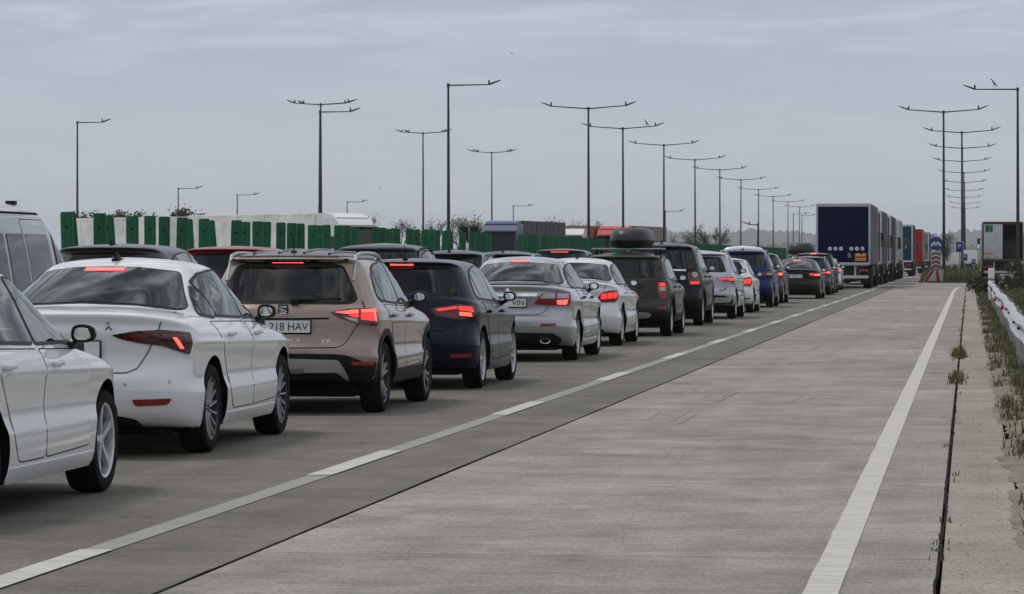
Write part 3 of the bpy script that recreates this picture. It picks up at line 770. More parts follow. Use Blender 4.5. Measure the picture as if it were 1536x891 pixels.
VAN['dlo'] = [(3.12,1.12), (3.12,1.70), (3.45,1.66), (3.72,1.52), (3.98,1.28), (4.10,1.13), (3.6,1.10)]
VAN['glass'] = [[(3.16,1.14),(3.16,1.665),(3.44,1.625),(3.62,1.535),(3.62,1.125)], [(3.66,1.13),(3.66,1.505),(3.74,1.455),(3.94,1.26),(4.02,1.14)], [(2.10,1.10),(2.10,1.66),(2.95,1.66),(2.95,1.10)], [(.55,1.13),(.55,1.66),(1.35,1.66),(1.35,1.13)], [(1.45,1.10),(1.45,1.66),(2.02,1.66),(2.02,1.10)]]
VAN['doors'] = [[(3.0,.34),(2.04,.34),(2.04,1.80),(3.0,1.80)], [(4.02,.36),(3.08,.34),(3.08,1.08),(4.08,1.10),(4.10,.95),(4.04,.62)]]
VAN['handles'] = [(2.9,.98), (3.2,.98)]
VAN['mirror'] = (3.9, 1.14)

def make_car(name, label, T, pmat, contact, axle='rear', dims=None, detail=2, wheel='twin', plate=None, rear=None, yaw=0., clad=None, rails=None, antenna=None,
             group='cars queuing in the right lane', third=None, glass=None, bar=None, cat='car', X=None, archtrim=False, lower=None, wheels=True, mirror_mat=None, doorline=True, extra=None, roofmat=None, cut=None, tint=None):
    """T template; contact = photo (u, v) of the right tyre on the ground, or (X, Y of the tail)"""
    L0, W0, H0 = T['L'], T['W'], T['H']
    L, W, H = dims or (L0, W0, H0)
    sc = (W/W0, L/L0, H/H0)
    sh = Shell(T['K'], L0, sc)
    S2 = lambda P: [(p[0]*sc[1], p[1]*sc[2]) for p in P]        # side view
    R2 = lambda P: [(p[0]*sc[0], p[1]*sc[2]) for p in P]        # rear view
    ro, wb, wr = T['ro']*sc[1], T['wb']*sc[1], T['wr']*(sc[2]*.5+.5)
    wd = .215
    if axle in ('rear', 'front'):
        g = ground_at(*contact)
        loc = Vector((g.x - (W - .14), g.y - (ro if axle == 'rear' else ro + wb), 0))
    else:
        loc = Vector((contact[0], contact[1], 0))
    if X is not None: loc.x = X
    car = thing(name, label, cat, loc, yaw, group)
    # body with wheel arches cut out
    me = bpy.data.meshes.new('body'); sh.bm.to_mesh(me)
    for m_ in (pmat, M_BLACK, M_DARK): me.materials.append(m_)
    if clad or roofmat:
        for p in me.polygons:
            z = p.center.z
            if clad and z < clad: p.material_index = 1
    else:
        for p in me.polygons:
            if p.center.z < .215: p.material_index = 1
    me.polygons.foreach_set('use_smooth', [True]*len(me.polygons))
    body = link('body', me, car)
    cutm = MB()
    for y in (ro, ro+wb):
        for sg in (1, -1):
            n = 40; R = wr + .052
            xs = (sg*(W-.30), sg*(W+.3))
            vs = [(x, y + R*math.cos(2*math.pi*k/n), wr + .01 + R*math.sin(2*math.pi*k/n)) for x in xs for k in range(n)]
            cutm.add(vs, [(k, (k+1)%n, n+(k+1)%n, n+k) for k in range(n)] + [tuple(range(n)), tuple(range(2*n-1, n-1, -1))], 2)
    cme = cutm.mesh('cut', [pmat, M_BLACK, M_DARK], smooth=False)
    co = link('cut', cme)
    cutters = [co]
    if cut:
        k0 = T['cab']; kr = [list(r) for r in sh.keys[k0:]]
        top = kr[-1][1]; base = kr[0]; inner = []
        for f, z in ((.0, .40), (1., .43)):
            r = list(base); r[0] += .10; r[5] += .10; r[2] = (r[2]-.09)*f; r[1] = r[3] = r[4] = r[6] = z; inner.append(r)
        for i, r in enumerate(kr):
            r = list(r); r[0] += .05; r[5] += .05; r[2] = max(0, r[2]-.055)
            for q in (1, 3, 4, 6): r[q] -= .035
            inner.append(r)
        CS = Shell(inner, sh.L); cme2 = bpy.data.meshes.new('cut'); CS.bm.to_mesh(cme2); CS.bm.free()
        for m_ in (pmat, M_BLACK, M_CABIN): cme2.materials.append(m_)
        cme2.polygons.foreach_set('material_index', [2]*len(cme2.polygons))
        cutters.append(link('cut', cme2))
        ML = [pmat, M_BLACK, M_CABIN]
        cutters.append(link('cut', prism_mesh([rpoly(S2(P), .03) for P in T['glass']], -1.6, 1.6, 'x', ML)))
        cutters.append(link('cut', prism_mesh([rpoly(R2(sym(cut['rear'])), .03)], -1.0, cut['ry']*sc[1], 'y', ML)))
        cutters.append(link('cut', prism_mesh([rpoly(R2(sym(cut['front'])), .03)], sh.L-cut['fy']*sc[1], sh.L+1.5, 'y', ML)))
    bo = bpy.data.objects.new('tmp', me); COL.objects.link(bo)
    for c_ in cutters:
        md = bo.modifiers.new('b', 'BOOLEAN'); md.operation = 'DIFFERENCE'; md.solver = 'EXACT'; md.object = c_
    dg = bpy.context.evaluated_depsgraph_get()
    nm = bpy.data.meshes.new_from_object(bo.evaluated_get(dg))
    bpy.data.objects.remove(bo)
    for c_ in cutters: bpy.data.objects.remove(c_)
    nm.set_sharp_from_angle(angle=math.radians(38))
    nm.name = 'body'
    body.data = nm
    bpy.data.meshes.remove(me)
    gl = glass or M_GLASS
    # windows
    def win(polys, nm_, mt, off, **kw):
        for P in polys:
            for mirror in (False, True):
                mb = MB(); sh.panel(mb, rpoly(S2(P), .03), 'side', off=off, g=.09, mirror=mirror, **kw); mb.build(nm_, mt, car, fix=False)
    for mirror in (False, True):
        if cut:
            for P in T['glass']:
                P2 = rpoly(S2(P), .03); mb = MB(); sh.strip(mb, P2 + P2[:1], .036, 'side', off=.006, mirror=mirror); mb.build('window_surround', M_RUBBER, car, fix=False)
            continue
        mb = MB(); sh.panel(mb, rpoly(S2(T['dlo']), .04), 'side', off=.003, g=.08, mirror=mirror); mb.build('window_surround', M_RUBBER, car, fix=False)
    if cut:
        n_ = len(T['glass'])
        for i, P in enumerate(T['glass']): win([P], 'window', (tint or G_SIDE) if i < n_-1 else G_FRONT, .008)
        Pf = rpoly(R2(sym(cut['front'])), .03)
        mb = MB(); sh.panel(mb, Pf, 'front', off=.006, g=.09); mb.build('windscreen', G_FRONT, car, fix=False)
        Pr = rpoly(R2(sym(cut['rear'])), .03)
        mb = MB(); sh.strip(mb, Pr + Pr[:1], cut.get('band', .05), 'rear', off=.004); mb.build('rear_window_surround', M_RUBBER, car, fix=False)
        seats(car, ro, wb, W, H, T['mirror'][1]*sc[2])
        global REARGLASS
        REARGLASS = cut.get('tint', G_REAR)
    else:
        win(T['glass'], 'window', gl, .007); REARGLASS = M_GLASS
    # doors
    if detail >= 1 and doorline:
        for i, P in enumerate(T['doors']):
            for mirror in (False, True):
                if detail < 2 and mirror: continue
                mb = MB()
                P2 = rpoly(S2(P), .05)
                cx = sum(p[0] for p in P2)/len(P2); cy = sum(p[1] for p in P2)/len(P2)
                sh.strip(mb, P2 + P2[:1], .007, 'side', off=.0015, mi=1, mirror=mirror, g=.05)
                sh.panel(mb, [(p[0] + math.copysign(.005, cx-p[0]), p[1] + math.copysign(.005, cy-p[1])) for p in P2], 'side', off=.0035, g=.06, mirror=mirror, rim=.006)
                d_ = mb.build('door', [pmat, M_DARK], car, fix=False)
                hy, hz = T['handles'][i]; hy *= sc[1]; hz *= sc[2]
                h, n_, _ = sh.hit(hy+.09, hz, 'side')
                hb = MB(); sg = -1 if mirror else 1
                hb.bbox((h.x+.008, hy, hz-.016), (h.x+.042, hy+.19, hz+.018), .015)
                hb.bbox((h.x-.01, hy+.01, hz-.012), (h.x+.02, hy+.04, hz+.012), .008)
                hb.bbox((h.x-.01, hy+.14, hz-.022), (h.x+.02, hy+.185, hz+.022), .008)
                if mirror: hb = mir(hb)
                hb.build('handle', pmat if mirror_mat is None else mirror_mat, d_)
    # wheels
    if wheels:
        ty, ri = wheel_meshes(wheel, wr, wd)
        for y in (ro, ro+wb):
            for sg in (1, -1):
                w_ = link('wheel', ty, car, (sg*(W-.145), y, wr), (random.uniform(0, 6.28), 0, 0) if sg > 0 else (0, 0, math.pi))
                link('rim', ri, w_)
    # mirrors
    my, mz = T['mirror']; my *= sc[1]; mz *= sc[2]
    h, n_, _ = sh.hit(my, mz-.03, 'side')
    hm, gm = mirror_housing()
    for sg in (1, -1):
        a, b = (hm, gm) if sg > 0 else (mir(hm), mir(gm))
        m_ = a.build('mirror', [mirror_mat or M_GLOSSB, M_GLOSSB], car, (sg*(h.x+.022), my, mz+.045))
        b.build('mirror_glass', M_MIRROR, m_)
    # rear
    if rear: rear(car, sh, R2, pmat)
    # licence plate
    if plate:
        px, pz, s_ = plate if len(plate) == 3 else (*plate, '')
        h, n_, _ = sh.hit(px, pz*sc[2], 'rear')
        licence_plate(car, (px, h.y-.012, pz*sc[2]), s_)
    if third:
        zt, hw = third
        mb = MB(); z = zt*sc[2]
        sh.panel(mb, rpoly([(-hw-.015, z-.016), (hw+.015, z-.016), (hw+.015, z+.016), (-hw-.015, z+.016)], .01), 'rear', off=.008, g=.06, mi=0)
        sh.panel(mb, [(-hw, z-.009), (hw, z-.009), (hw, z+.009), (-hw, z+.009)], 'rear', off=.011, g=.06, mi=1)
        mb.build('third_brake_light', [M_REDD, M_LIT2], car, fix=False)
    if antenna:
        ya = antenna[1]*sc[1]; h, n_, _ = sh.hit(0, ya, 'top'); mb = MB()
        if antenna[0] == 'fin':
            for a, b, zz in ((-.10, .09, 0), ):
                P = [(ya-.09, h.z-.02), (ya+.10, h.z-.02), (ya+.06, h.z+.012), (ya-.03, h.z+.052), (ya-.065, h.z+.058), (ya-.075, h.z+.03)]
                mb.prism(P, -.012, .012, 'x')
                mb.bbox((-.03, ya-.09, h.z-.02), (.03, ya+.10, h.z+.012), .01)
        else:
            mb.bbox((-.025, ya-.05, h.z-.02), (.025, ya+.05, h.z+.022), .012)
            ln = antenna[2]
            mb.tube([(0, ya, h.z+.02), (0, ya-ln*.35, h.z+.02+ln)], [.006, .003], 6)
        mb.build('antenna', M_BLACK, car)
    if rails:
        y0, y1, xr, hgt, rm = rails
        for sg in (1, -1):
            mb = MB(); pts = []; N = 9
            for i in range(N):
                t = i/(N-1); y = (y0 + (y1-y0)*t)*sc[1]
                h, _, _ = sh.hit(xr*sc[0], y, 'top')
                lift = hgt * min(1, 5*min(t, 1-t)) if 0 < i < N-1 else -.01
                pts.append((sg*xr*sc[0], y, h.z + lift))
            mb.tube(pts, .019, 8)
            mb.build('roof_rail', rm, car)
    if archtrim:
        for y in (ro, ro+wb):
            for sg in (False, True):
                mb = MB(); P = []
                a0, a1 = -.35, math.pi+.35
                for k in range(19):
                    a = a0 + (a1-a0)*k/18; P.append((y + (wr+.052)*math.cos(a), max(.30, wr+.01+(wr+.052)*math.sin(a))))
                for k in range(19):
                    a = a1 - (a1-a0)*k/18; P.append((y + (wr+.115)*math.cos(a), max(.28, wr+.01+(wr+.115)*math.sin(a))))
                sh.panel(mb, P, 'side', off=.010, g=.05, mirror=sg, rim=.02); mb.build('arch_trim', M_BLACK, car, fix=False)
        for mirror in (False, True):
            mb = MB(); sh.panel(mb, [(ro+wr+.08, .275), (ro+wb-wr-.08, .275), (ro+wb-wr-.10, .40*sc[2]), (ro+wr+.10, .40*sc[2])], 'side', off=.009, g=.08, mirror=mirror); mb.build('sill_trim', M_BLACK, car, fix=False)
    elif detail >= 2:
        for mirror in (False, True):
            mb = MB(); sh.panel(mb, [(ro+wr+.07, .20), (ro+wb-wr-.07, .20), (ro+wb-wr-.07, .285), (ro+wr+.07, .285)], 'side', off=.010, g=.08, mirror=mirror); mb.build('sill_trim', pmat, car, fix=False)
    # dark underside so that no daylight shows under the floor edge
    mb = MB(); mb.bbox((-(W-.25), .35, .16), (W-.25, L-.4, .34), .03); mb.build('underbody', M_DARK, car)
    if extra: extra(car, sh, R2, S2, pmat, sc)
    return car, sh, sc

def licence_plate(car, p, s_, w=.52, h=.112):
    mb = MB(); mb.bbox((p[0]-w/2-.012, p[1]-.006, p[2]-h/2-.016), (p[0]+w/2+.012, p[1]+.03, p[2]+h/2+.012), .006); fr = mb.build('licence_plate', M_GLOSSB, car)
    mb = MB(); mb.box((p[0]-w/2, p[1]-.010, p[2]-h/2), (p[0]+w/2, p[1]-.004, p[2]+h/2)); mb.build('plate_face', M_PLATE, fr)
    mb = MB(); mb.box((p[0]-w/2+.003, p[1]-.0125, p[2]-h/2+.003), (p[0]-w/2+.042, p[1]-.008, p[2]+h/2-.003)); mb.build('country_band', mat('plate_blue', (.01, .04, .30), .4), fr)
    if s_:
        vs, fs = text_mesh(s_, w*.86 if len(s_) > 6 else None, h*.66)
        rt = w/2-.03-max(v_[0] for v_ in vs) if len(s_) <= 3 else .02      # a short text stands at the right end
        mb = MB(); mb.add([(x+p[0]+rt, p[1]-.0125, z+p[2]) for x, _, z in vs], fs); mb.build('plate_number', M_INK, fr, smooth=False, fix=False)

def tail(car, sh, polyR, parts, R2, zref=None, base=None, off=.012, name='tail_light', sides=(1, -1), g=.04):
    """tail lamp: polyR = outline in (arc from centre, z); parts = [(poly, material)]"""
    for sg in sides:
        mb = MB(); mats = [base or M_REDD]
        P = rpoly(R2(polyR), .02)
        sh.panel(mb, [(sg*a, b) for a, b in P], 'wrap', off=off, g=g, zref=zref, rim=.03)
        l_ = mb.build(name, mats, car, fix=False)
        for P_, m_ in parts:
            mb = MB(); sh.panel(mb, [(sg*a, b) for a, b in rpoly(R2(P_), .008)], 'wrap', off=off+.006, g=g*.6, zref=zref, rim=.007)
            mb.build({M_LIT2: 'lit_lamp', M_LIT: 'lit_lamp', M_CLEAR: 'reversing_lamp', M_AMBER: 'indicator'}.get(m_, 'lens'), m_, l_, fix=False)
def rearpanel(car, sh, name, poly, m_, R2, mode='rear', off=.005, r=.03, g=.05, parent=None, zref=None, rim=.012):
    mb = MB(); sh.panel(mb, rpoly(R2(poly), r), mode, off=off, g=g, zref=zref, rim=rim)
    return mb.build(name, m_, parent or car, fix=False)
def sym(P):
    """close a right-hand outline (x >= 0, from bottom centre up) with its mirror image"""
    return P + [(-x, z) for x, z in P[::-1] if abs(x) > 1e-6]
def shut(car, sh, R2, path, m_=None, width=.007, mode='rear', zref=None, name='shut_line', both=True, off=.004):
    mb = MB(); sh.strip(mb, R2(path), width, mode, off=off, both=both, zref=zref); return mb.build(name, m_ or M_DARK, car, fix=False)

# ---------------------------------------------------------------- the queue in the right lane
def rear_std(window, light, parts, gate=None, refl=None, lower=None, base=None, zref=None, winband=None, more=None, lowmat=None, wiper=None, lg=.05):
    def f(car, sh, R2, pm):
        if winband: rearpanel(car, sh, 'rear_window_surround', sym(winband), M_RUBBER, R2, off=.004, g=.08)
        w_ = rearpanel(car, sh, 'rear_window', sym(window), REARGLASS, R2, off=.008, g=.08)
        if wiper:
            mb = MB(); x0, z0, x1, z1 = wiper
            a, n, _ = sh.hit(x0, z0, 'rear'); b, n2, _ = sh.hit(x1, z1, 'rear')
            mb.tube([a + n*.03, b + n2*.022], [.014, .007], 6); mb.bbox((a.x-.04, a.y-.045, a.z-.025), (a.x+.04, a.y+.01, a.z+.03), .015)
            mb.build('rear_wiper', M_BLACK, w_)
        tail(car, sh, light, parts, R2, base=base, zref=zref, g=lg)
        if gate: shut(car, sh, R2, gate, name='tailgate_gap')
        if refl:
            tail(car, sh, refl, [], R2, base=M_RED, name='reflector', off=.006)
        if lower:
            rearpanel(car, sh, 'rear_valance', sym(lower), lowmat or M_BLACK, R2, 'wrap', off=.006, zref=lower[1][1]+.08)
        if more: more(car, sh, R2, pm)
    return f
P_WHITE = paint('white_paint', (.74, .745, .76), 0, .35, .07)
P_WHITE2 = paint('cool_white_paint', (.70, .71, .74), .1, .35, .08)
P_BRONZE = paint('rose_bronze_paint', (.300, .220, .185), .4, .36, .10)
P_ROOFGREY = paint('grey_roof_paint', (.07, .075, .09), .4, .35, .1)
P_NAVY = paint('navy_paint', (.004, .006, .020), .2, .3, .02)
P_SILVER = paint('silver_paint', (.40, .41, .45), .75, .36, .1)
P_BLACK = paint('black_paint', (.005, .005, .006), .0, .3, .02)
P_ANTH = paint('anthracite_paint', (.014, .0145, .016), .3, .35, .03)
P_BROWNGREY = paint('brown_grey_paint', (.045, .039, .035), .4, .36, .06)
P_BLUE = paint('blue_paint', (.006, .018, .10), .3, .32, .03)
P_GREY = paint('grey_paint', (.06, .062, .068), .5, .36, .06)
P_RED = paint('dark_red_paint', (.22, .016, .02), .3, .32, .08)
P_LSILVER = paint('light_silver_paint', (.52, .53, .56), .6, .36, .1)

# 1 white hatchback at the left edge: front half in view
leon_win = [(0, 1.10), (.55, 1.09), (.60, 1.12), (.52, 1.35), (0, 1.365)]
make_car('white_hatchback', 'white hatchback cut off by the left edge, nearest car of the queue', HATCH, P_WHITE, (150, 738), 'front', (4.37, .905, 1.456), wheel='five', X=-6.215, cut=dict(rear=leon_win, ry=.75, front=[(0, 1.04), (.60, 1.01), (.68, 1.01), (.54, 1.30), (.47, 1.35), (0, 1.375)], fy=2.0),
  rear=rear_std(leon_win, [(.42, .86), (.9, .92), (.92, .80), (.5, .77)], [([(.6, .84), (.8, .86), (.8, .82), (.6, .81)], M_LIT)], gate=[(0, .62), (.5, .63), (.62, .8), (.66, 1.05)]))

# 2 white liftback
OCT_WIN = [(0, 1.135), (.40, 1.12), (.66, 1.082), (.70, 1.085), (.53, 1.34), (.50, 1.355), (.25, 1.385), (0, 1.39)]
def oct_more(car, sh, R2, pm):
    for x, z in ((.46, .545), (.80, .56)):
        rearpanel(car, sh, 'parking_sensor', [(x+.014*math.cos(k*.785), z+.014*math.sin(k*.785)) for k in range(8)], M_SILVER, R2, 'wrap', off=.004, r=0, g=.03, zref=.55)
    h, n, _ = sh.hit(.30, .955, 'rear')
    mb = MB(); mb.tube([(.30, h.y-.006, .94), (.325, h.y-.006, .968), (.35, h.y-.006, .94)], .005, 5); mb.tube([(.315, h.y-.006, .985), (.325, h.y-.006, .995)], .006, 5); mb.build('badge', M_INK, car)
make_car('white_sedan', 'white sedan with wing-shaped dark red tail lamps behind the bronze crossover', SEDAN, P_WHITE, (300, 678), 'rear', wheel='multi', plate=(0, .80), antenna=('fin', 1.66), third=(1.372, .15), cut=dict(rear=OCT_WIN, ry=1.62, band=.016, front=[(0, 1.06), (.60, 1.03), (.68, 1.03), (.53, 1.33), (.46, 1.365), (0, 1.385)], fy=2.15),
  rear=rear_std(OCT_WIN,
   [(.345, .905), (.50, .93), (.70, .938), (.99, .915), (1.0, .83), (.985, .755), (.87, .78), (.72, .825), (.55, .845), (.42, .875)],
   [([(.79, .885), (.825, .885), (.90, .805), (.865, .805)], M_LIT2), ([(.47, .905), (.64, .912), (.64, .90), (.5, .885)], M_RED), ([(.71, .91), (.96, .90), (.96, .885), (.71, .895)], M_RED)],
   gate=[(0, .628), (.46, .628), (.53, .66), (.60, .78), (.665, .92), (.685, 1.0), (.67, 1.06)], refl=[(.50, .437), (.80, .442), (.77, .395), (.53, .388)],
   lower=[(0, .235), (.60, .235), (.52, .29), (.40, .315), (0, .32)], more=oct_more))

ARO_WIN = [(0, 1.06), (.58, 1.055), (.645, 1.07), (.58, 1.20), (.50, 1.36), (.45, 1.385), (0, 1.392)]
# 3 rose-bronze crossover with grey roof
def arona_more(car, sh, R2, pm):
    rearpanel(car, sh, 'bumper_cladding', sym([(0, .30), (.84, .30), (.96, .33), (.96, .50), (.80, .49), (.62, .555), (.52, .57), (0, .575)]), M_BLACK, R2, 'wrap', off=.008, zref=.5)
    b = rearpanel(car, sh, 'bumper_insert', sym([(0, .405), (.52, .405), (.63, .335), (.66, .335), (.53, .515), (0, .53)]), M_SILVER, R2, 'wrap', off=.018, zref=.5)
    rearpanel(car, sh, 'tow_cover', sym([(0, .40), (.20, .40), (.22, .44), (0, .44)]), mat('dull_trim', (.16, .16, .165), .55), R2, 'wrap', off=.024, parent=b, zref=.5)
    tail(car, sh, [(.64, .50), (.92, .50), (.90, .462), (.66, .468)], [], R2, base=M_RED, name='reflector', off=.016)
    # chrome S emblem
    h, n, _ = sh.hit(0, .985, 'rear'); mb = MB(); y = h.y - .012
    mb.bbox((-.050, y-.004, .935), (.050, y+.014, 1.03), .012, 1)
    for z0, x0, x1 in ((1.004, -.036, .036), (.974, -.036, .036), (.946, -.036, .036)):
        mb.prism([(x0, z0-.009), (x1, z0-.003), (x1, z0+.013), (x0, z0+.007)], y-.012, y+.004, 'y', 0)
    mb.prism([(-.036, 1.004), (-.018, 1.004), (-.018, .972), (-.036, .972)], y-.012, y+.002, 'y', 0); mb.prism([(.018, .985), (.036, .985), (.036, .95), (.018, .95)], y-.012, y+.002, 'y', 0)
    mb.build('emblem', [M_CHROME, M_GLOSSB], car)
    vs, fs = text_mesh('ARONA', .34, .034, 1.6); h, n, _ = sh.hit(0, .69, 'rear')
    mb = MB(); mb.add([(x, h.y-.006, z+.695) for x, _, z in vs], fs); mb.build('lettering', M_CHROME, car, smooth=False, fix=False)
    vs, fs = text_mesh('FR', .09, .028); mb = MB(); mb.add([(x+.42, h.y-.004, z+.69) for x, _, z in vs], fs); mb.build('lettering', M_CHROME, car, smooth=False, fix=False)
    shut(car, sh, R2, [(0, .895), (.43, .90)], width=.016, name='crease_gap')
def grey_roof(car, sh, R2, S2, pm, sc):
    # roof skin in a second colour with pressed ribs
    mb = MB(); P = [(-.55, .57), (-.50, .47), (-.42, .40), (-.30, .36), (0, .335), (.30, .36), (.42, .40), (.50, .47), (.55, .57), (.60, .85), (.60, 1.6), (.52, 2.05), (-.52, 2.05), (-.60, 1.6), (-.60, .85)]
    sh.panel(mb, rpoly(P, .06), 'top', off=.006, g=.09); r_ = mb.build('roof', P_ROOFGREY, car, fix=False)
    for x in (-.36, -.12, .12, .36):
        mb = MB(); pts = [sh.hit(x, y, 'top')[0] + Vector((0, 0, .010)) for y in (.50, .8, 1.2, 1.6, 1.9)]
        mb.tube(pts, .014, 6); mb.build('roof_rib', P_ROOFGREY, r_)
    mb = MB(); sh.panel(mb, sym([(0, 1.474), (.46, 1.468), (.55, 1.455), (.56, 1.435), (.45, 1.42), (0, 1.418)]), 'rear', off=.006, g=.06); mb.build('spoiler', M_RUBBER, car, fix=False)
make_car('bronze_crossover', 'rose bronze crossover with grey roof, plate 218 HAV, behind the navy hatchback', SUV, P_BRONZE, (563, 618), 'rear', wheel='twin', plate=(0, .825, 'B 218 HAV'), antenna=('rod', .62, .17), third=(1.422, .15),
  rails=(.42, 2.0, .60, .05, M_SILVER), archtrim=True, clad=.34, extra=grey_roof, cut=dict(rear=ARO_WIN, ry=.70, front=[(0, 1.10), (.60, 1.07), (.68, 1.07), (.55, 1.38), (.48, 1.43), (0, 1.45)], fy=1.95),
  rear=rear_std(ARO_WIN,
   [(.44, .955), (.62, .985), (.96, .992), (.97, .90), (.95, .825), (.72, .845), (.55, .895)],
   [([(.48, .955), (.63, .972), (.71, .975), (.71, .945), (.60, .94)], M_LIT2), ([(.60, .93), (.71, .935), (.71, .905), (.66, .912)], M_LIT), ([(.735, .975), (.93, .98), (.93, .955), (.735, .95)], M_LIT2), ([(.90, .955), (.93, .955), (.92, .87), (.89, .88)], M_LIT2), ([(.735, .94), (.885, .945), (.88, .875), (.735, .885)], M_LIT), ([(.56, .915), (.70, .895), (.70, .86), (.62, .885)], M_CLEAR)],
   gate=[(0, .625), (.50, .63), (.57, .655), (.66, .80), (.72, .90), (.73, 1.0), (.70, 1.06)],
   wiper=(.10, 1.055, .52, 1.075), more=arona_more))

GOLF_WIN = [(0, 1.075), (.56, 1.07), (.60, 1.09), (.55, 1.23), (.47, 1.345), (.42, 1.36), (0, 1.365)]
# 4 navy hatchback
def golf_more(car, sh, R2, pm):
    h, n, _ = sh.hit(0, .90, 'rear'); mb = MB(); mb.lathe([(-.012, .001), (-.016, .05), (-.012, .058), (.01, .06)], 24, 'y', (0, h.y, .90)); mb.build('emblem', M_CHROME, car)
    tail(car, sh, [(.58, .40), (.86, .405), (.85, .365), (.60, .36)], [], R2, base=M_RED, name='reflector', off=.006)
make_car('navy_hatchback', 'dark navy hatchback with glowing red lamps between the bronze crossover and the silver sedan', HATCH, P_NAVY, (712, 582), 'rear', wheel='seven', plate=(0, .52), antenna=('rod', .62, .14), third=(1.392, .13), cut=dict(rear=GOLF_WIN, ry=.72, front=[(0, 1.04), (.60, 1.01), (.68, 1.01), (.54, 1.30), (.47, 1.35), (0, 1.375)], fy=2.0),
  rear=rear_std(GOLF_WIN,
   [(.36, .90), (.50, .93), (.70, .945), (.93, .93), (.95, .85), (.93, .775), (.62, .785), (.42, .83)],
   [([(.42, .895), (.66, .925), (.66, .90), (.45, .875)], M_LIT), ([(.68, .925), (.86, .915), (.88, .86), (.68, .885)], M_LIT), ([(.50, .85), (.66, .86), (.66, .80), (.60, .80)], M_RED), ([(.69, .865), (.84, .855), (.86, .815), (.69, .825)], M_LIT2)],
   gate=[(0, .655), (.50, .66), (.60, .70), (.66, .80), (.68, .92), (.72, 1.02)], more=golf_more))

# 5 silver sedan
LAT_WIN = [(0, 1.135), (.40, 1.12), (.64, 1.085), (.68, 1.09), (.53, 1.33), (.50, 1.345), (.25, 1.37), (0, 1.375)]
def lat_more(car, sh, R2, pm):
    h, n, _ = sh.hit(0, 1.0, 'rear'); mb = MB(); y = h.y
    dm = [(0, .065), (.042, 0), (0, -.065), (-.042, 0)]; di = [(0, .028), (.018, 0), (0, -.028), (-.018, 0)]
    vs = [(a, y-.014, b+.985) for a, b in dm] + [(a, y-.020, b+.985) for a, b in di] + [(a, y+.03, b+.985) for a, b in dm]
    mb.add(vs, [(i, (i+1)%4, 4+(i+1)%4, 4+i) for i in range(4)] + [(i, 8+i, 8+(i+1)%4, (i+1)%4) for i in range(4)] + [(4, 5, 6, 7)], 0); mb.build('emblem', M_CHROME, car)
    rearpanel(car, sh, 'chrome_bar', sym([(0, .915), (.40, .915), (.42, .955), (0, .945)]), M_CHROME, R2, off=.012, r=.005)
    rearpanel(car, sh, 'boot_lip', sym([(0, 1.078), (.52, 1.066), (.56, 1.072), (.5, 1.087), (0, 1.094)]), M_GLOSSB, R2, off=.012, r=.005)
    h, n, _ = sh.hit(.53, .31, 'rear')
    for sg in (1, -1):
        mb = MB(); n_ = 24
        for (ra, rb, ya, yb) in ((1., 1., -.05, .1), (.82, .82, -.045, .1)):
            pass
        ring = lambda k, y: [(sg*.53 + .075*k*math.cos(2*math.pi*i/n_), y, .30 + .042*k*math.sin(2*math.pi*i/n_)) for i in range(n_)]
        R_ = [ring(1, h.y+.08), ring(1, h.y-.035), ring(.96, h.y-.042), ring(.82, h.y-.038), ring(.80, h.y+.05), ring(.02, h.y+.05)]
        mb.add([p for r in R_ for p in r], [(i*n_+k, i*n_+(k+1)%n_, (i+1)*n_+(k+1)%n_, (i+1)*n_+k) for i in range(5) for k in range(n_)], 0)
        mb.build('exhaust', M_CHROME, car)
make_car('silver_sedan', 'silver sedan with diamond badge and chrome bar, plate ending VIN, behind a white sedan', SEDAN, P_SILVER, (857, 540), 'rear', (4.89, .918, 1.485), wheel='seven', plate=(0, .825, 'VIN'), third=(1.395, .13), mirror_mat=M_GLOSSB, cut=dict(rear=LAT_WIN, ry=1.62, band=.016, front=[(0, 1.06), (.60, 1.03), (.68, 1.03), (.53, 1.33), (.46, 1.365), (0, 1.385)], fy=2.15),
  rear=rear_std(LAT_WIN,
   [(.365, .805), (.475, .95), (.70, .972), (.98, .975), (.97, .88), (.94, .785), (.62, .785)],
   [([(.50, .94), (.67, .955), (.67, .885), (.45, .885)], M_CLEAR), ([(.70, .955), (.92, .955), (.90, .885), (.70, .885)], M_CLEAR), ([(.69, .86), (.88, .865), (.86, .80), (.70, .805)], M_LIT2)], base=M_RED,
   gate=[(0, .655), (.40, .655), (.50, .69), (.58, .79), (.69, .96), (.70, 1.06)], refl=[(.46, .535), (.70, .54), (.69, .50), (.48, .495)],
   lower=[(0, .235), (.80, .235), (.76, .33), (.62, .40), (0, .415)], more=lat_more))

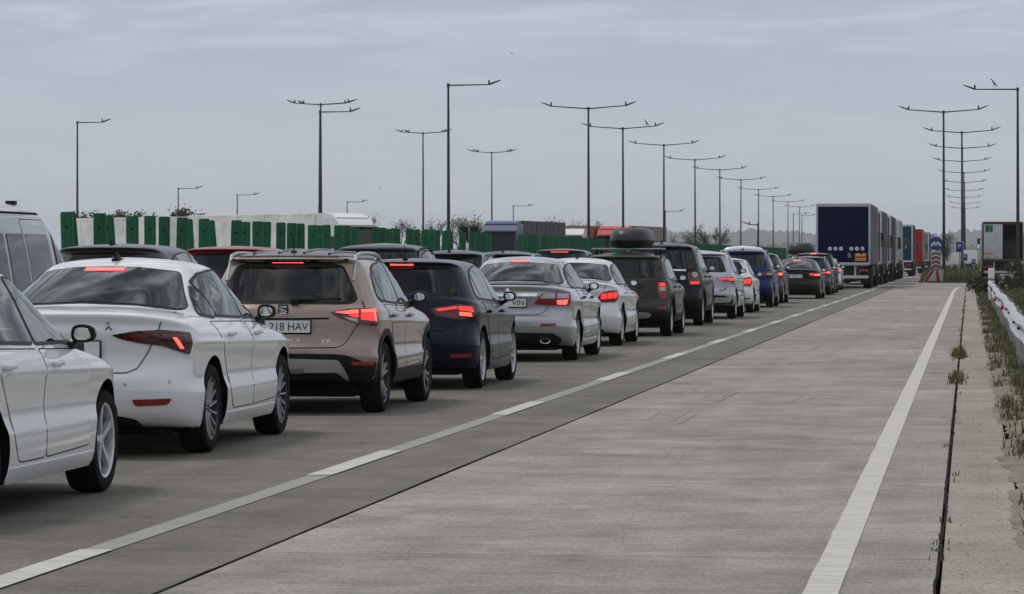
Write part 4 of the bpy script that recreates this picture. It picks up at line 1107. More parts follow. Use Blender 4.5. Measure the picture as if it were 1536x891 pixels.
# 6 white sedan further on
make_car('compact_sedan', 'compact white sedan between the silver sedan and the car with a roof box', SEDAN, P_WHITE2, (925, 518), 'rear', (4.44, .874, 1.466), wheel='five', plate=(0, .56), antenna=('rod', 1.75, .10), detail=1, cut=dict(rear=LAT_WIN, ry=1.62, band=.016, front=[(0, 1.06), (.60, 1.03), (.68, 1.03), (.53, 1.33), (.46, 1.365), (0, 1.385)], fy=2.15),
  rear=rear_std([(0, 1.135), (.40, 1.12), (.66, 1.085), (.70, 1.09), (.56, 1.33), (.53, 1.345), (.25, 1.37), (0, 1.375)],
   [(.50, .75), (.60, .885), (.75, .925), (.98, .93), (.98, .78), (.90, .735), (.62, .728)],
   [([(.60, .87), (.70, .885), (.69, .79), (.59, .785)], M_LIT), ([(.72, .885), (.82, .89), (.81, .80), (.71, .795)], M_LIT), ([(.84, .89), (.94, .885), (.92, .81), (.83, .80)], M_LIT)], base=M_RED,
   gate=[(0, .655), (.45, .655), (.56, .72), (.64, .92), (.68, 1.06)], lower=[(0, .235), (.70, .235), (.66, .285), (0, .30)]))

# 7 brown-grey SUV with a black roof box on bars
def rack_extra(xb, y0, z0, w=.78, l=1.9, h=.40, cover=True, wide=.82):
    def f(car, sh, R2, S2, pm, sc):
        for y in (y0, y0+.85):
            zt = sh.hit(0, y, 'top')[0].z
            mb = MB(); mb.bbox((-wide, y-.03, z0-.045), (wide, y+.05, z0-.015), .01)
            b_ = mb.build('roof_bar', M_SILVER, car)
            for sg in (1, -1):
                mb = MB(); h = sh.hit(sg*.56, y, 'top')[0]
                mb.bbox((sg*.56-.03, y-.035, h.z-.01), (sg*.56+.03, y+.055, z0-.035), .012)
                mb.build('bar_foot', M_BLACK, b_)
    return f
def roof_box(loc, w, l, h, label, yaw=0):
    """rounded luggage box with a lower tray and a domed lid"""
    t = thing('roof_box', label, 'roof box', loc, yaw, 'roof boxes')
    def shell(zs, mt, nm):
        mb = MB(); n = 36; R_ = []
        for z, f, fl in zs:
            ring = []
            for k in range(n):
                a = 2*math.pi*k/n; c, s_ = math.cos(a), math.sin(a); q = (abs(c)**3.2+abs(s_)**3.2)**(-1/3.2)
                yy = s_*q
                ring.append((w/2*f*q*c*(1-.10*max(0, yy)), l/2*fl*yy, z))
            R_.append(ring)
        fs = [(i*n+k, i*n+(k+1)%n, (i+1)*n+(k+1)%n, (i+1)*n+k) for i in range(len(R_)-1) for k in range(n)] + [tuple(range(n))[::-1], tuple((len(R_)-1)*n+k for k in range(n))]
        mb.add([p for r in R_ for p in r], fs); return mb.build(nm, mt, t)
    shell([(0, .72, .86), (.03, .88, .94), (.10, .97, .985), (h*.36, 1., 1.)], M_BLACK, 'box_tray')
    shell([(h*.37, 1.01, 1.005), (h*.43, 1.01, 1.005), (h*.62, .985, .98), (h*.82, .92, .93), (h*.95, .78, .82), (h, .55, .62)], mat('box_lid_black', (.012, .012, .013), .38, noise=.2, nscale=5), 'box_lid')
    return t
def duster_more(car, sh, R2, pm):
    h, n, _ = sh.hit(.30, .955, 'rear'); mb = MB(); mb.lathe([(-.012, .001), (-.014, .035), (-.02, .05), (-.012, .062), (.01, .064)], 20, 'y', (.33, h.y, .95)); mb.build('badge', M_RIMD, car)
    rearpanel(car, sh, 'skid_plate', sym([(0, .36), (.50, .36), (.58, .42), (.50, .47), (0, .48)]), M_SILVER, R2, 'wrap', off=.014, zref=.5)
dus, dsh, _ = make_car('roof_box_car', 'brown grey off-roader with silver roof bars under a black luggage box', BOXY, P_BROWNGREY, (1000, 504), 'rear', wheel='five', plate=(0, .80), archtrim=True, clad=.46, detail=1, rails=(.35, 2.1, .68, .05, M_BLACK), dims=(4.315, .91, 1.57), extra=rack_extra(0, 1.0, 1.66, wide=.66), third=None,
  rear=rear_std([(0, 1.14), (.62, 1.135), (.66, 1.15), (.63, 1.30), (.58, 1.44), (.54, 1.455), (0, 1.46)],
   [(.66, 1.05), (.86, 1.06), (.90, .90), (.86, .735), (.70, .73), (.65, .90)],
   [([(.70, .95), (.83, .955), (.84, .88), (.70, .88)], M_CLEAR), ([(.71, 1.03), (.82, 1.035), (.83, .97), (.70, .965)], M_LIT), ([(.70, .86), (.83, .865), (.82, .76), (.72, .755)], M_RED)], base=M_RED,
   gate=[(0, .66), (.50, .66), (.60, .74), (.64, .90), (.64, 1.06), (.70, 1.12)], refl=[(.66, .57), (.88, .575), (.87, .53), (.68, .525)], more=duster_more))
p = dus.location
roof_box((p.x+.05, p.y+1.75, 1.645), .80, 1.9, .38, 'black luggage box on the brown grey off-roader')

# 8 black 4x4
make_car('black_off_roader', 'tall black off-roader right behind the silver curvy crossover', BOXY, P_BLACK, (1048, 488), 'rear', (4.58, .935, 1.80), wheel='seven', plate=(0, .80), archtrim=True, detail=1, antenna=('fin', .75),
  rear=rear_std([(0, 1.13), (.68, 1.125), (.72, 1.14), (.68, 1.30), (.62, 1.44), (.58, 1.46), (0, 1.47)],
   [(.62, 1.07), (.90, 1.08), (.93, .95), (.92, .80), (.64, .79), (.60, .93)],
   [([(.77+.075*math.cos(a*.785), 1.0+.062*math.sin(a*.785)) for a in range(8)], M_CLEAR), ([(.66, .86), (.88, .865), (.88, .815), (.67, .81)], M_LIT), ([(.67, .925), (.88, .93), (.88, .885), (.67, .88)], M_RED)], base=M_REDD,
   gate=[(0, .66), (.52, .66), (.60, .74), (.60, 1.09)], more=lambda car, sh, R2, pm: rearpanel(car, sh, 'chrome_bar', sym([(0, 1.07), (.56, 1.065), (.56, 1.095), (0, 1.10)]), M_CHROME, R2, off=.01, r=.004)))

# 9 silver SUV with chrome exhaust
def glc_more(car, sh, R2, pm):
    rearpanel(car, sh, 'exhaust', [(.40, .38), (.80, .385), (.84, .44), (.80, .49), (.42, .49)], M_CHROME, R2, 'wrap', off=.03, zref=.45)
    shut(car, sh, R2, [(.55, .63), (.68, .66), (.76, .74)], M_DARK, .02, 'wrap', zref=.68)
make_car('silver_crossover', 'silver crossover with slim red lamps and chrome exhaust after the black off-roader', SUV, P_SILVER, (1098, 478), 'rear', (4.66, .945, 1.64), wheel='five', plate=(0, .62), detail=1, antenna=('fin', .6), rails=(.45, 2.0, .60, .035, M_SILVER),
  rear=rear_std([(0, 1.06), (.62, 1.05), (.66, 1.07), (.60, 1.22), (.53, 1.38), (0, 1.40)],
   [(.42, .92), (.70, .93), (.98, .94), (1.0, .87), (.95, .82), (.62, .845)], [([(.47, .91), (.70, .915), (.70, .885), (.55, .88)], M_LIT), ([(.72, .915), (.95, .91), (.94, .86), (.72, .87)], M_LIT)], base=M_RED,
   gate=[(0, .60), (.50, .61), (.62, .76), (.70, 1.0)], lower=[(0, .28), (.86, .28), (.84, .45), (.60, .53), (0, .55)], more=glc_more))
simple_l = [(.45, .90), (.70, .94), (.95, .94), (.96, .84), (.90, .79), (.60, .81)]
simple_p = [([(.52, .89), (.70, .915), (.70, .87), (.58, .865)], M_LIT), ([(.72, .915), (.92, .915), (.90, .84), (.72, .855)], M_LIT2)]
win_s = [(0, 1.06), (.62, 1.05), (.66, 1.07), (.60, 1.22), (.53, 1.38), (0, 1.40)]
win_h = [(0, 1.075), (.56, 1.07), (.60, 1.09), (.55, 1.23), (.47, 1.345), (0, 1.365)]
win_sd = [(0, 1.135), (.40, 1.12), (.64, 1.085), (.68, 1.09), (.53, 1.33), (.25, 1.37), (0, 1.375)]
win_b = [(0, 1.14), (.62, 1.135), (.66, 1.15), (.63, 1.30), (.58, 1.44), (0, 1.46)]
# 10-17 the far end of the queue
make_car('small_hatchback', 'small white hatchback squeezed between silver crossover and blue crossover', HATCH, P_WHITE2, (1125, 469), 'rear', (4.05, .865, 1.46), wheel='seven', plate=(0, .56), detail=1, antenna=('rod', .6, .12),
  rear=rear_std(win_h, [(.48, .72), (.62, .92), (.92, .95), (.95, .80), (.85, .70)], [([(.64, .88), (.88, .90), (.86, .78), (.62, .77)], M_LIT)], base=M_RED, refl=[(.60, .40), (.85, .405), (.84, .37), (.62, .36)]))
make_car('blue_crossover', 'blue crossover with roof rails in front of the small white hatchback', SUV, P_BLUE, (1155, 461), 'rear', (4.5, .925, 1.73), wheel='five', plate=(0, .62), detail=1, antenna=('fin', .6), rails=(.45, 2.0, .62, .05, M_SILVER),
  rear=rear_std(win_s, [(.42, .92), (.70, .94), (.98, .95), (1.0, .86), (.92, .80), (.60, .82)], [([(.72, .90), (.92, .90), (.90, .85), (.72, .855)], M_CLEAR)], base=M_REDD, lower=[(0, .28), (.80, .28), (.80, .42), (0, .45)]))
make_car('grey_crossover', 'grey crossover half hidden in front of the blue crossover', SUV, P_GREY, (1171, 455), 'rear', (4.45, .915, 1.64), wheel='five', detail=1, third=(1.42, .14),
  rear=rear_std(win_s, simple_l, simple_p, base=M_RED))
make_car('black_sedan', 'black sedan with glowing red lamps and white plate near the blue lorry', SEDAN, P_ANTH, (1228, 448), 'rear', (4.75, .92, 1.44), wheel='five', plate=(0, .82, 'M 0095 LM'), detail=1, third=(1.38, .13), antenna=('fin', 1.7),
  rear=rear_std(win_sd, [(.42, .83), (.48, .93), (.75, .95), (.98, .93), (.98, .84), (.70, .80)], [([(.50, .915), (.64, .925), (.62, .85), (.50, .86)], M_LIT), ([(.66, .90), (.94, .90), (.92, .835), (.66, .845)], M_LIT2)], base=M_RED, gate=[(0, .64), (.46, .64), (.60, .80), (.68, 1.05)], lower=[(0, .235), (.80, .235), (.76, .36), (0, .38)]))
make_car('grey_estate', 'dark grey hatchback with roof rails showing past the black sedan', SUV, P_GREY, (1243, 442.5), 'rear', (4.4, .91, 1.53), wheel='five', detail=1, rails=(.45, 2.0, .60, .04, M_SILVER),
  rear=rear_std(win_s, simple_l, simple_p, base=M_RED))
c14 = XD(-6.95, 146.0)
bc, bsh, _ = make_car('white_estate', 'white estate carrying a wide black roof box beyond the grey crossover', SUV, P_WHITE2, (c14.x, c14.y), None, (4.5, .90, 1.50), wheel='five', detail=1, extra=rack_extra(0, 1.0, 1.56, wide=.62), rear=rear_std(win_s, simple_l, simple_p, base=M_RED))
roof_box((c14.x-.1, c14.y+1.6, 1.57), 1.15, 2.0, .52, 'wide black luggage box on the white estate')
make_car('dark_off_roader', 'tall dark off-roader with a red light on its roof edge before the lorry', BOXY, P_ANTH, (1250, 439.5), 'rear', (4.5, .93, 1.68), wheel='five', detail=1, third=(1.56, .12), rails=(.35, 2.1, .66, .06, M_BLACK),
  rear=rear_std(win_b, [(.66, 1.05), (.86, 1.06), (.90, .90), (.86, .735), (.70, .73)], [([(.70, .95), (.83, .955), (.84, .80), (.70, .80)], M_LIT)], base=M_RED))
make_car('white_saloon', 'white saloon at the head of the cars, right under the blue lorry', SEDAN, P_WHITE, (1259, 435), 'rear', (4.4, .88, 1.47), wheel='five', detail=1, rear=rear_std(win_sd, simple_l, simple_p, base=M_RED))

# ---------------------------------------------------------------- the queue in the left lane (mostly roofs show)
LG = 'cars queuing in the left lane'
def van_extra(car, sh, R2, S2, pm, sc):
    # sliding-door rail, antenna stub on the roof
    mb = MB(); sh.strip(mb, S2([(.5, 1.86), (3.05, 1.86)]), .02, 'side', off=.004, both=True); mb.build('door_rail', M_DARK, car, fix=False)
    h = sh.hit(.35, 1.9, 'top')[0]; mb = MB(); mb.bbox((.31, 1.8, h.z-.02), (.39, 2.0, h.z+.03), .012); mb.tube([(.35, 1.85, h.z+.02), (.35, 1.3, h.z+.06)], .008, 6); mb.build('antenna', M_BLACK, car)
    h = sh.hit(.55, 2.75, 'top')[0]; mb = MB(); mb.bbox((.50, 2.70, h.z-.02), (.60, 2.80, h.z+.03), .012); mb.build('roof_mount', M_BLACK, car)
P_VAN = paint('van_silver_paint', (.40, .415, .43), .3, .38, .12)
vt = at(110, 36.35, 0)
make_car('silver_van', 'silver van with tinted side windows at the left edge', VAN, P_VAN, (-10.05, vt.y-4.45), None, (5.1, .985, 2.07), wheel='cap', group=LG, extra=van_extra, cat='van',
  rear=rear_std([(0, 1.12), (.75, 1.12), (.70, 1.68), (0, 1.70)], [(.84, 1.1), (.98, 1.1), (.98, .75), (.86, .75)], [], base=M_RED))
def left_car(name, label, T, pm, ue, dims, **kw):
    """ue = photo column of the car's right edge over the tail"""
    D = 48256.0/(1453-ue); X = kw.pop('Xc', -9.2-dims[1]); g = XD(X, D)
    return make_car(name, label, T, pm, (g.x, g.y - kw.pop('back', 0)), None, dims, detail=1, group=LG, **kw)
left_car('dark_grey_hatchback', 'dark grey hatchback roof with shark fin aerial between van and red car', HATCH, P_GREY, 262, (4.5, .91, 1.635), wheel='five', antenna=('fin', .75), rear=rear_std(win_h, simple_l, simple_p, base=M_RED))
left_car('dark_red_car', 'dark red car behind the bronze crossover roof', HATCH, P_RED, 425, (4.4, .90, 1.63), wheel='five', rear=rear_std(win_h, simple_l, simple_p, base=M_RED))
left_car('dark_blue_off_roader', 'slate blue off-roader with chunky black roof rails beyond the navy hatchback', BOXY, paint('slate_blue_paint', (.035, .042, .06), .5, .34, .1), 640, (4.35, .915, 1.72), wheel='five', rails=(.30, 2.2, .70, .06, M_BLACK), rear=rear_std(win_b, [(.66, 1.05), (.86, 1.06), (.90, .90), (.86, .735), (.70, .73)], [], base=M_RED))
left_car('black_estate', 'black estate with roof rails left of the silver sedan roof', SUV, P_ANTH, 738, (4.6, .92, 1.62), wheel='five', rails=(.42, 2.2, .64, .05, M_SILVER), antenna=('fin', .6), rear=rear_std(win_s, simple_l, simple_p, base=M_RED))
left_car('dark_estate', 'dark estate with rod aerial just over the silver sedan roof', SUV, P_NAVY, 812, (4.6, .92, 1.615), wheel='five', rails=(.42, 2.2, .64, .04, M_SILVER), antenna=('rod', .6, .2), rear=rear_std(win_s, simple_l, simple_p, base=M_RED))
left_car('grey_hatchback', 'grey hatchback with lit third brake light over the compact white sedan', HATCH, P_GREY, 892, (4.4, .91, 1.69), wheel='five', third=(1.39, .22), rear=rear_std(win_h, simple_l, simple_p, base=M_RED))
left_car('pale_hatchback', 'pale silver hatchback left of the black luggage box', HATCH, P_LSILVER, 935, (4.3, .90, 1.52), wheel='five', rear=rear_std(win_h, simple_l, simple_p, base=M_RED))
wv = XD(-9.75, 150)
make_car('white_minibus', 'white minibus whose flat roof shows over the blue crossover', VAN, P_WHITE2, (wv.x, wv.y), None, (5.0, 1.0, 1.985), wheel='cap', group=LG, detail=1, cat='van', rear=rear_std([(0, 1.12), (.75, 1.12), (.70, 1.68), (0, 1.70)], [(.84, 1.1), (.98, 1.1), (.98, .75), (.86, .75)], [], base=M_RED))

# ---------------------------------------------------------------- median barrier with green anti-glare panels
XB = -13.0
C_B = concrete('barrier_concrete', (.30, .295, .28), .2)
bar = thing('median_barrier', 'concrete median barrier carrying a row of green anti-glare panels', 'barrier', (XB, 40, 0))
mb = MB(); mb.prism([(-.30, 0), (.30, 0), (.30, .08), (.15, .30), (.09, .85), (-.09, .85), (-.15, .30), (-.30, .08)], .01, 5.99, 'y'); bme = mb.mesh('barrier_block', C_B)
for i in range(45): link('barrier_block', bme, bar, (0, i*6.0, .06))
GREEN = mat('green_panel_plastic', (.005, .130, .052), .42, noise=.28, nscale=6, spec=.4)
GREEN2 = mat('dark_green_panel_plastic', (.004, .100, .040), .42, noise=.28, nscale=6, spec=.4)
def panel_mesh(mt, w=.185, h=1.24):
    mb = MB()
    # a blade with rounded top corners, two ridges and bolt heads, facing the traffic
    P = rpoly([(-w/2, 0), (w/2, 0), (w/2, h), (-w/2, h)], [.001, .001, .03, .03])
    mb.prism(P, -.012, .012, 'y')
    for x in (-w*.27, w*.27): mb.bbox((x-.014, -.024, .04), (x+.014, -.010, h-.05), .006); mb.bbox((x-.014, .010, .04), (x+.014, .024, h-.05), .006)
    for z in (.22, .62, 1.02): mb.lathe([(-.026, .001), (-.026, .016), (-.01, .018)], 8, 'y', (0, 0, z), 1)
    return mb.mesh('anti_glare_panel', [mt, M_DARK])
pm_ = [panel_mesh(GREEN), panel_mesh(GREEN2), panel_mesh(GREEN, .20, 1.22)]
rnd = random.Random(11)
def y_of(u, X=XB): return XD(X, F*(-X/CT)/(1453-u)).y
us = [(104, 2), (114, 5), (149, 0), (168, 4), (198, 0), (225, 0), (247, 0), (270, -2), (287, 3), (307, 0), (323, 5), (352, -2), (368, 0), (386, 0), (398, -1), (421, 0), (438, 0), (450, 0), (468, 0), (478, 1)]
ys = [(y_of(u), t) for u, t in us]
y = ys[-1][0] + 1.0
while y < 250:
    if rnd.random() > .11 + .10*(y < 100): ys.append((y, rnd.choice((0, 0, 0, -1, 1, -2, 2))))
    else: y += rnd.choice((0, .35))
    y += rnd.uniform(.93, 1.1)
for y, t in ys:
    o = link('anti_glare_panel', rnd.choice(pm_), bar, (rnd.uniform(-.012, .012), y-40, .895), (0, math.radians(t + rnd.uniform(-.5, .5)) * -1, rnd.uniform(-.12, .12)))
POST = mat('grey_galvanised', (.36, .365, .37), .5, .5, noise=.2, nscale=7)

# ---------------------------------------------------------------- street lamps
LAMP = mat('lamp_pole_steel', (.035, .033, .033), .55, .3, noise=.2, nscale=3)
def ordinal(i): return ['first', 'second', 'third', 'fourth', 'fifth', 'sixth', 'seventh', 'eighth', 'ninth', 'tenth', 'eleventh', 'twelfth'][i]
def street_lamp(u, v, arms, label, H=10.3, D=None, reach=3.0, group='street lamps', rise=None, thin=1.0, yaw=0.):
    """arms: angles (degrees, 0 = right across the road) of the arms"""
    if rise is None: rise = .075 if len(arms) > 1 else .01
    D = D or F*(H-EYE)/(HZ-v); H = EYE + (HZ-v)/F*D
    p = at(u, D, 0); p.z = -.06
    t = thing('street_lamp', label, 'street lamp', p, 0, group); H += .06; thin *= .86
    t.rotation_euler = (rnd.uniform(-.004, .004), rnd.uniform(-.004, .004), rnd.uniform(-.06, .06))
    mb = MB(); mb.tube([(0, 0, 0), (0, 0, 1.0), (0, 0, H)], [.125*thin, .115*thin, .062*thin], 10); mb.bbox((-.2, -.2, 0), (.2, .2, .05), .01); mb.build('pole', LAMP, t)
    mb = MB(); mb.tube([(0, 0, H-.10), (0, 0, H+.10)], .085*thin, 8); mb.build('pole_cap', LAMP, t)
    for a in arms:
        c, s_ = math.cos(math.radians(a)), math.sin(math.radians(a))
        R_ = reach*.80; mb = MB()
        mb.tube([(0, 0, H), (c*R_, s_*R_, H + rise*R_)], [.045*thin, .034*thin], 8); ar = mb.build('arm', LAMP, t)
        # luminaire: a slim tapered head on a knuckle, tilted up
        mb = MB(); z0 = H + rise*R_; Q = []
        for d, wv, zt, zb in ((0, .05, .03, -.03), (.10, .10, .045, -.045), (.40, .15, .045, -.03), (.62, .10, .02, -.02), (.66, .03, .005, -.005)):
            cx, cy, cz = c*(R_+d), s_*(R_+d), z0 + d*.36
            Q.append([(cx - s_*wv, cy + c*wv, cz+zt*.4), (cx - s_*wv*.6, cy + c*wv*.6, cz+zt), (cx + s_*wv*.6, cy - c*wv*.6, cz+zt), (cx + s_*wv, cy - c*wv, cz+zt*.4), (cx + s_*wv*.9, cy - c*wv*.9, cz+zb), (cx - s_*wv*.9, cy + c*wv*.9, cz+zb)])
        n = 6; mb.add([p_ for q in Q for p_ in q], [(i*n+k, i*n+(k+1)%n, (i+1)*n+(k+1)%n, (i+1)*n+k) for i in range(4) for k in range(n)] + [tuple(range(n)), tuple(range(5*n-1, 4*n-1, -1))])
        mb.build('lamp_head', LAMP, ar)
        if a == arms[0]:
            mb = MB(); mb.bbox((-.06, -.14, .55), (.06, -.10, .95), .01); mb.build('access_door', LAMP, t)
        mb = MB(); mb.lathe([(0, .05), (.16, .045), (.24, .03), (.26, .001)], 8, 'z', (c*(R_+.03), s_*(R_+.03), z0)); mb.build('light_sensor', M_BLACK, ar)
    return t, H
left_row = [(883, 163), (935, 193), (996, 218), (1043, 240), (1080, 255), (1111, 270), (1138, 284.5), (1160, 295), (1182, 303), (1199, 310.5)]
for i, (u, v) in enumerate(left_row):
    street_lamp(u, v, (0, 180), f'twin-arm street lamp, {ordinal(i)} of the left row counted from the nearest', reach=2.75, group='twin lamps in the left row')
right_row = [(1416, 168.3), (1443.5, 199), (1443, 222.5), (1443.5, 242.3), (1446, 259.4), (1447, 274), (1446.5, 286.3), (1446, 296.8), (1447, 305.4), (1448, 312.7)]
for i, (u, v) in enumerate(right_row):
    street_lamp(u, v, (0, 180), f'twin-arm street lamp, {ordinal(i)} of the right row counted from the nearest', reach=2.6, group='twin lamps in the right row')
street_lamp(673, 128, (0,), 'tallest single-arm street lamp left of centre, arm to the right', reach=2.6)
street_lamp(479, 168, (0,), 'single-arm street lamp standing in front of a four-arm lamp', reach=2.3)
street_lamp(116, 184, (0,), 'single-arm street lamp behind the silver van, far left', D=240, reach=2.2)
street_lamp(1527, 134, (180,), 'single-arm street lamp on the right verge with a crow on its arm', D=182, reach=2.75)
for u, v, D, lb in ((482, 157, 240, 'beside the single-arm lamp behind the white lorry'), (635, 200, 300, 'between the white lorry and the tallest lamp'), (738, 229, 350, 'over the blue lorry cab')):
    street_lamp(u, v, (8, 172, 40, 140), 'four-arm street lamp ' + lb, D=D, reach=2.35, group='four-arm lamps', rise=.07)
for i, (u, v, D, lb) in enumerate(((268, 283, 330, 'small far lamp over the left white lorry'), (356, 292.5, 360, 'small far lamp right of the one above the left white lorry'), (521, 303, 400, 'small far lamp over the white lorry cab'), (770, 309, 400, 'small far lamp right of the blue lorry cab'),
      (998, 317, 420, 'small far lamp next to the bare trees'), (1190, 321, 520, 'small far lamp left of the blue curtain trailer'), (1203, 323, 540, 'small far lamp almost touching the blue curtain trailer'))):
    street_lamp(u, v, (0,), lb + ', single arm', D=D, reach=2.2, group='small far lamps', thin=.9)
street_lamp(1137, 337, (180,), 'short dark post with a bent head over the grey crossover', D=260, reach=.75, group='small far lamps')

# ---------------------------------------------------------------- lorries
def lorry(name, label, loc, yaw=0., rear=(.3,.3,.3), side=(.3,.3,.3), cab=(.3,.3,.3), L=13.6, zt=4.0, zf=1.15, group='lorries queuing past the cars', open_right=False, cabon=True, frame=(.5,.5,.52), stickers=None, extra=None, aero=True):
    t = thing(name, label, 'lorry', loc, yaw, group); W = 1.275
    mr = mat('lorry_rear_%02x%02x%02x' % tuple(int(c*255) for c in rear), rear, .45, noise=.15, nscale=1.5, spec=.06)
    ms = mat('lorry_side_%02x%02x%02x' % tuple(int(c*255) for c in side), side, .6, noise=.2, nscale=1.2, spec=.2)
    mc = mat('lorry_cab_%02x%02x%02x' % tuple(int(c*255) for c in cab), cab, .35, coat=.25)
    mf = mat('lorry_frame_%02x' % int(frame[0]*255), frame, .4, .4)
    # box: side curtains with ratchet straps, roof, front wall
    for sg in (1, -1):
        mb = MB(); xs = sg*W; N = 28
        for i in range(N):
            y0_, y1_ = .12 + (L-.2)*i/N, .12 + (L-.2)*(i+1)/N
            b_ = .012*math.sin(i*2.1)
            mb.box((min(xs, xs-sg*.03)+sg*b_, y0_, zf+.12), (max(xs, xs-sg*.03)+sg*b_, y1_, zt-.12))
        c_ = mb.build('side_curtain', ms, t, smooth=False)
    mb = MB(); mb.bbox((-W, .02, zt-.13), (W, L, zt), .03); mb.build('roof', ms if not open_right else mr, t)
    mb = MB(); mb.bbox((-W, .02, zf-.05), (W, L, zf+.12), .02); mb.build('floor', mat('lorry_chassis', (.02, .02, .021), .6), t)
    mb = MB(); mb.box((-W+.03, L-.06, zf+.1), (W-.03, L, zt-.12)); mb.build('front_wall', mr, t)
    # rear frame and doors
    mb = MB()
    mb.bbox((-W-.004, -.03, zf-.02), (-W+.09, .06, zt-.02), .01); mb.bbox((W-.09, -.03, zf-.02), (W+.004, .06, zt-.02), .01)
    mb.bbox((-W+.08, -.034, zt-.15), (W-.08, .06, zt+.006), .01); mb.bbox((-W+.08, -.034, zf-.06), (W-.08, .06, zf+.08), .01)
    mb.build('rear_frame', mf, t)
    for sg in (-1, 1):
        if open_right and sg > 0: continue
        x0, x1 = (-W+.095, -.006) if sg < 0 else (.006, W-.095)
        mb = MB(); mb.bbox((x0, -.02, zf+.09), (x1, .03, zt-.155), .012); d_ = mb.build('rear_door', mr, t)
        for k in (.32, .72):
            x = x0 + (x1-x0)*k; mb = MB(); mb.tube([(x, -.032, zf+.05), (x, -.032, zt-.12)], .010, 6); mb.bbox((x-.05, -.06, zf+.45), (x+.05, -.03, zf+.52), .01); mb.build('lock_rod', mr, d_)
    if open_right:
        mb = MB(); mb.bbox((-.03, -.025, zf+.09), (.03, .03, zt-.155), .01); mb.build('door_edge', mf, t)
        mb = MB(); mb.box((-W+.1, 5.8, zf+.1), (W-.1, 5.9, zt-.2)); mb.build('inner_wall', mat('dark_interior', (.03, .03, .03), .8), t)
        mb = MB(); mb.bbox((.12, 3.4, zf+.14), (W-.15, 4.4, zf+1.35), .05); mb.build('cargo_stack', mat('wrapped_cargo', (.22, .22, .22), .5), t)
    # underrun bar, lamps, mudguards, wheels
    mb = MB(); mb.bbox((-W+.1, .10, .48), (W-.1, .20, .62), .015); mb.bbox((-.6, .2, .6), (-.5, .4, zf), .01); mb.bbox((.5, .2, .6), (.6, .4, zf), .01); mb.build('underrun_bar', mat('bumper_white', (.55, .55, .54), .5, noise=.3), t)
    for sg in (-1, 1):
        mb = MB(); mb.bbox((sg*.95-.22, .06, .78), (sg*.95+.22, .16, .92), .015); mb.build('tail_lamp', M_RED, t)
        mb = MB(); mb.bbox((sg*1.0-.20, 1.2, .25), (sg*1.0+.20, 1.23, .95), .01); mb.build('mud_flap', M_BLACK, t)
    ty, ri = wheel_meshes('five', .50, .38)
    axles = [2.2, 3.5, 4.8] + ([L-1.0, L+2.0] if cabon else [])
    for y in axles:
        for sg in (1, -1):
            w_ = link('wheel', ty, t, (sg*(W-.20), y, .50), (0, 0, 0 if sg > 0 else math.pi)); link('rim', ri, w_)
    mb = MB(); mb.bbox((-.55, 1.0, .75), (.55, L-.3 + (3.0 if cabon else 0), zf-.04), .03); mb.build('chassis', mat('lorry_chassis', (.02, .02, .021), .6), t)
    mb = MB()
    for sg in (1, -1): mb.box((sg*1.18-.02, 5.6, .55), (sg*1.18+.02, L-2.2, zf-.1))
    mb.build('side_guard', M_BLACK, t, smooth=False)
    if cabon:
        y0_ = L+.45; cw = 1.24; zc = zt-.25
        mb = MB(); mb.prism(rpoly([(y0_, .9), (y0_+2.30, .55), (y0_+2.36, 1.5), (y0_+2.22, 2.1), (y0_+1.95, zc-.55), (y0_+1.35, zc), (y0_, zc)], .12, 4), -cw, cw, 'x'); mb.build('cab', mc, t, angle=50)
        mb = MB(); mb.prism([(y0_+2.275, 2.02), (y0_+2.03, zc-.62), (y0_+2.0, zc-.62), (y0_+2.25, 2.02)], -cw+.08, cw-.08, 'x'); mb.prism([(y0_+2.345, 1.98), (y0_+2.26, 2.12), (y0_+2.04, zc-.66), (y0_+2.10, zc-.66)], -cw+.1, cw-.1, 'x'); mb.build('windscreen', M_GLASS, t)
        for sg in (1, -1):
            mb = MB(); mb.prism(rpoly([(y0_+.95, 2.05), (y0_+1.95, 1.98), (y0_+1.80, 2.72), (y0_+.95, 2.75)], .06), sg*cw, sg*(cw+.012), 'x'); mb.build('side_window', M_GLASS, t)
            mb = MB(); mb.bbox((sg*(cw+.22)-.10, y0_+1.85, 2.0), (sg*(cw+.22)+.10, y0_+2.0, 2.75), .04); mb.tube([(sg*cw, y0_+1.8, 2.7), (sg*(cw+.2), y0_+1.9, 2.7)], .03, 6); m_ = mb.build('mirror', M_GLOSSB, t)
            mb = MB(); mb.box((sg*(cw+.22)-.075, y0_+1.84, 2.05), (sg*(cw+.22)+.075, y0_+1.848, 2.35)); mb.build('mirror_glass', M_MIRROR, m_, smooth=False)
            mb = MB(); mb.bbox((sg*.85-.22, y0_+2.30, .75), (sg*.85+.22, y0_+2.40, .95), .03); mb.build('headlight', M_CLEAR, t)
        mb = MB()
        for k in range(6): mb.bbox((-.8, y0_+2.31, 1.05+k*.13), (.8, y0_+2.385, 1.13+k*.13), .02)
        mb.build('grille', M_BLACK, t)
        mb = MB(); mb.bbox((-cw-.01, y0_+2.25, .35), (cw+.01, y0_+2.42, .70), .06); mb.build('bumper', mc, t)
        mb = MB(); mb.prism([(y0_+1.86, zc-.52), (y0_+2.32, zc-.60), (y0_+2.32, zc-.56), (y0_+1.86, zc-.44)], -cw+.05, cw-.05, 'x'); mb.build('sun_visor', M_GLOSSB, t)
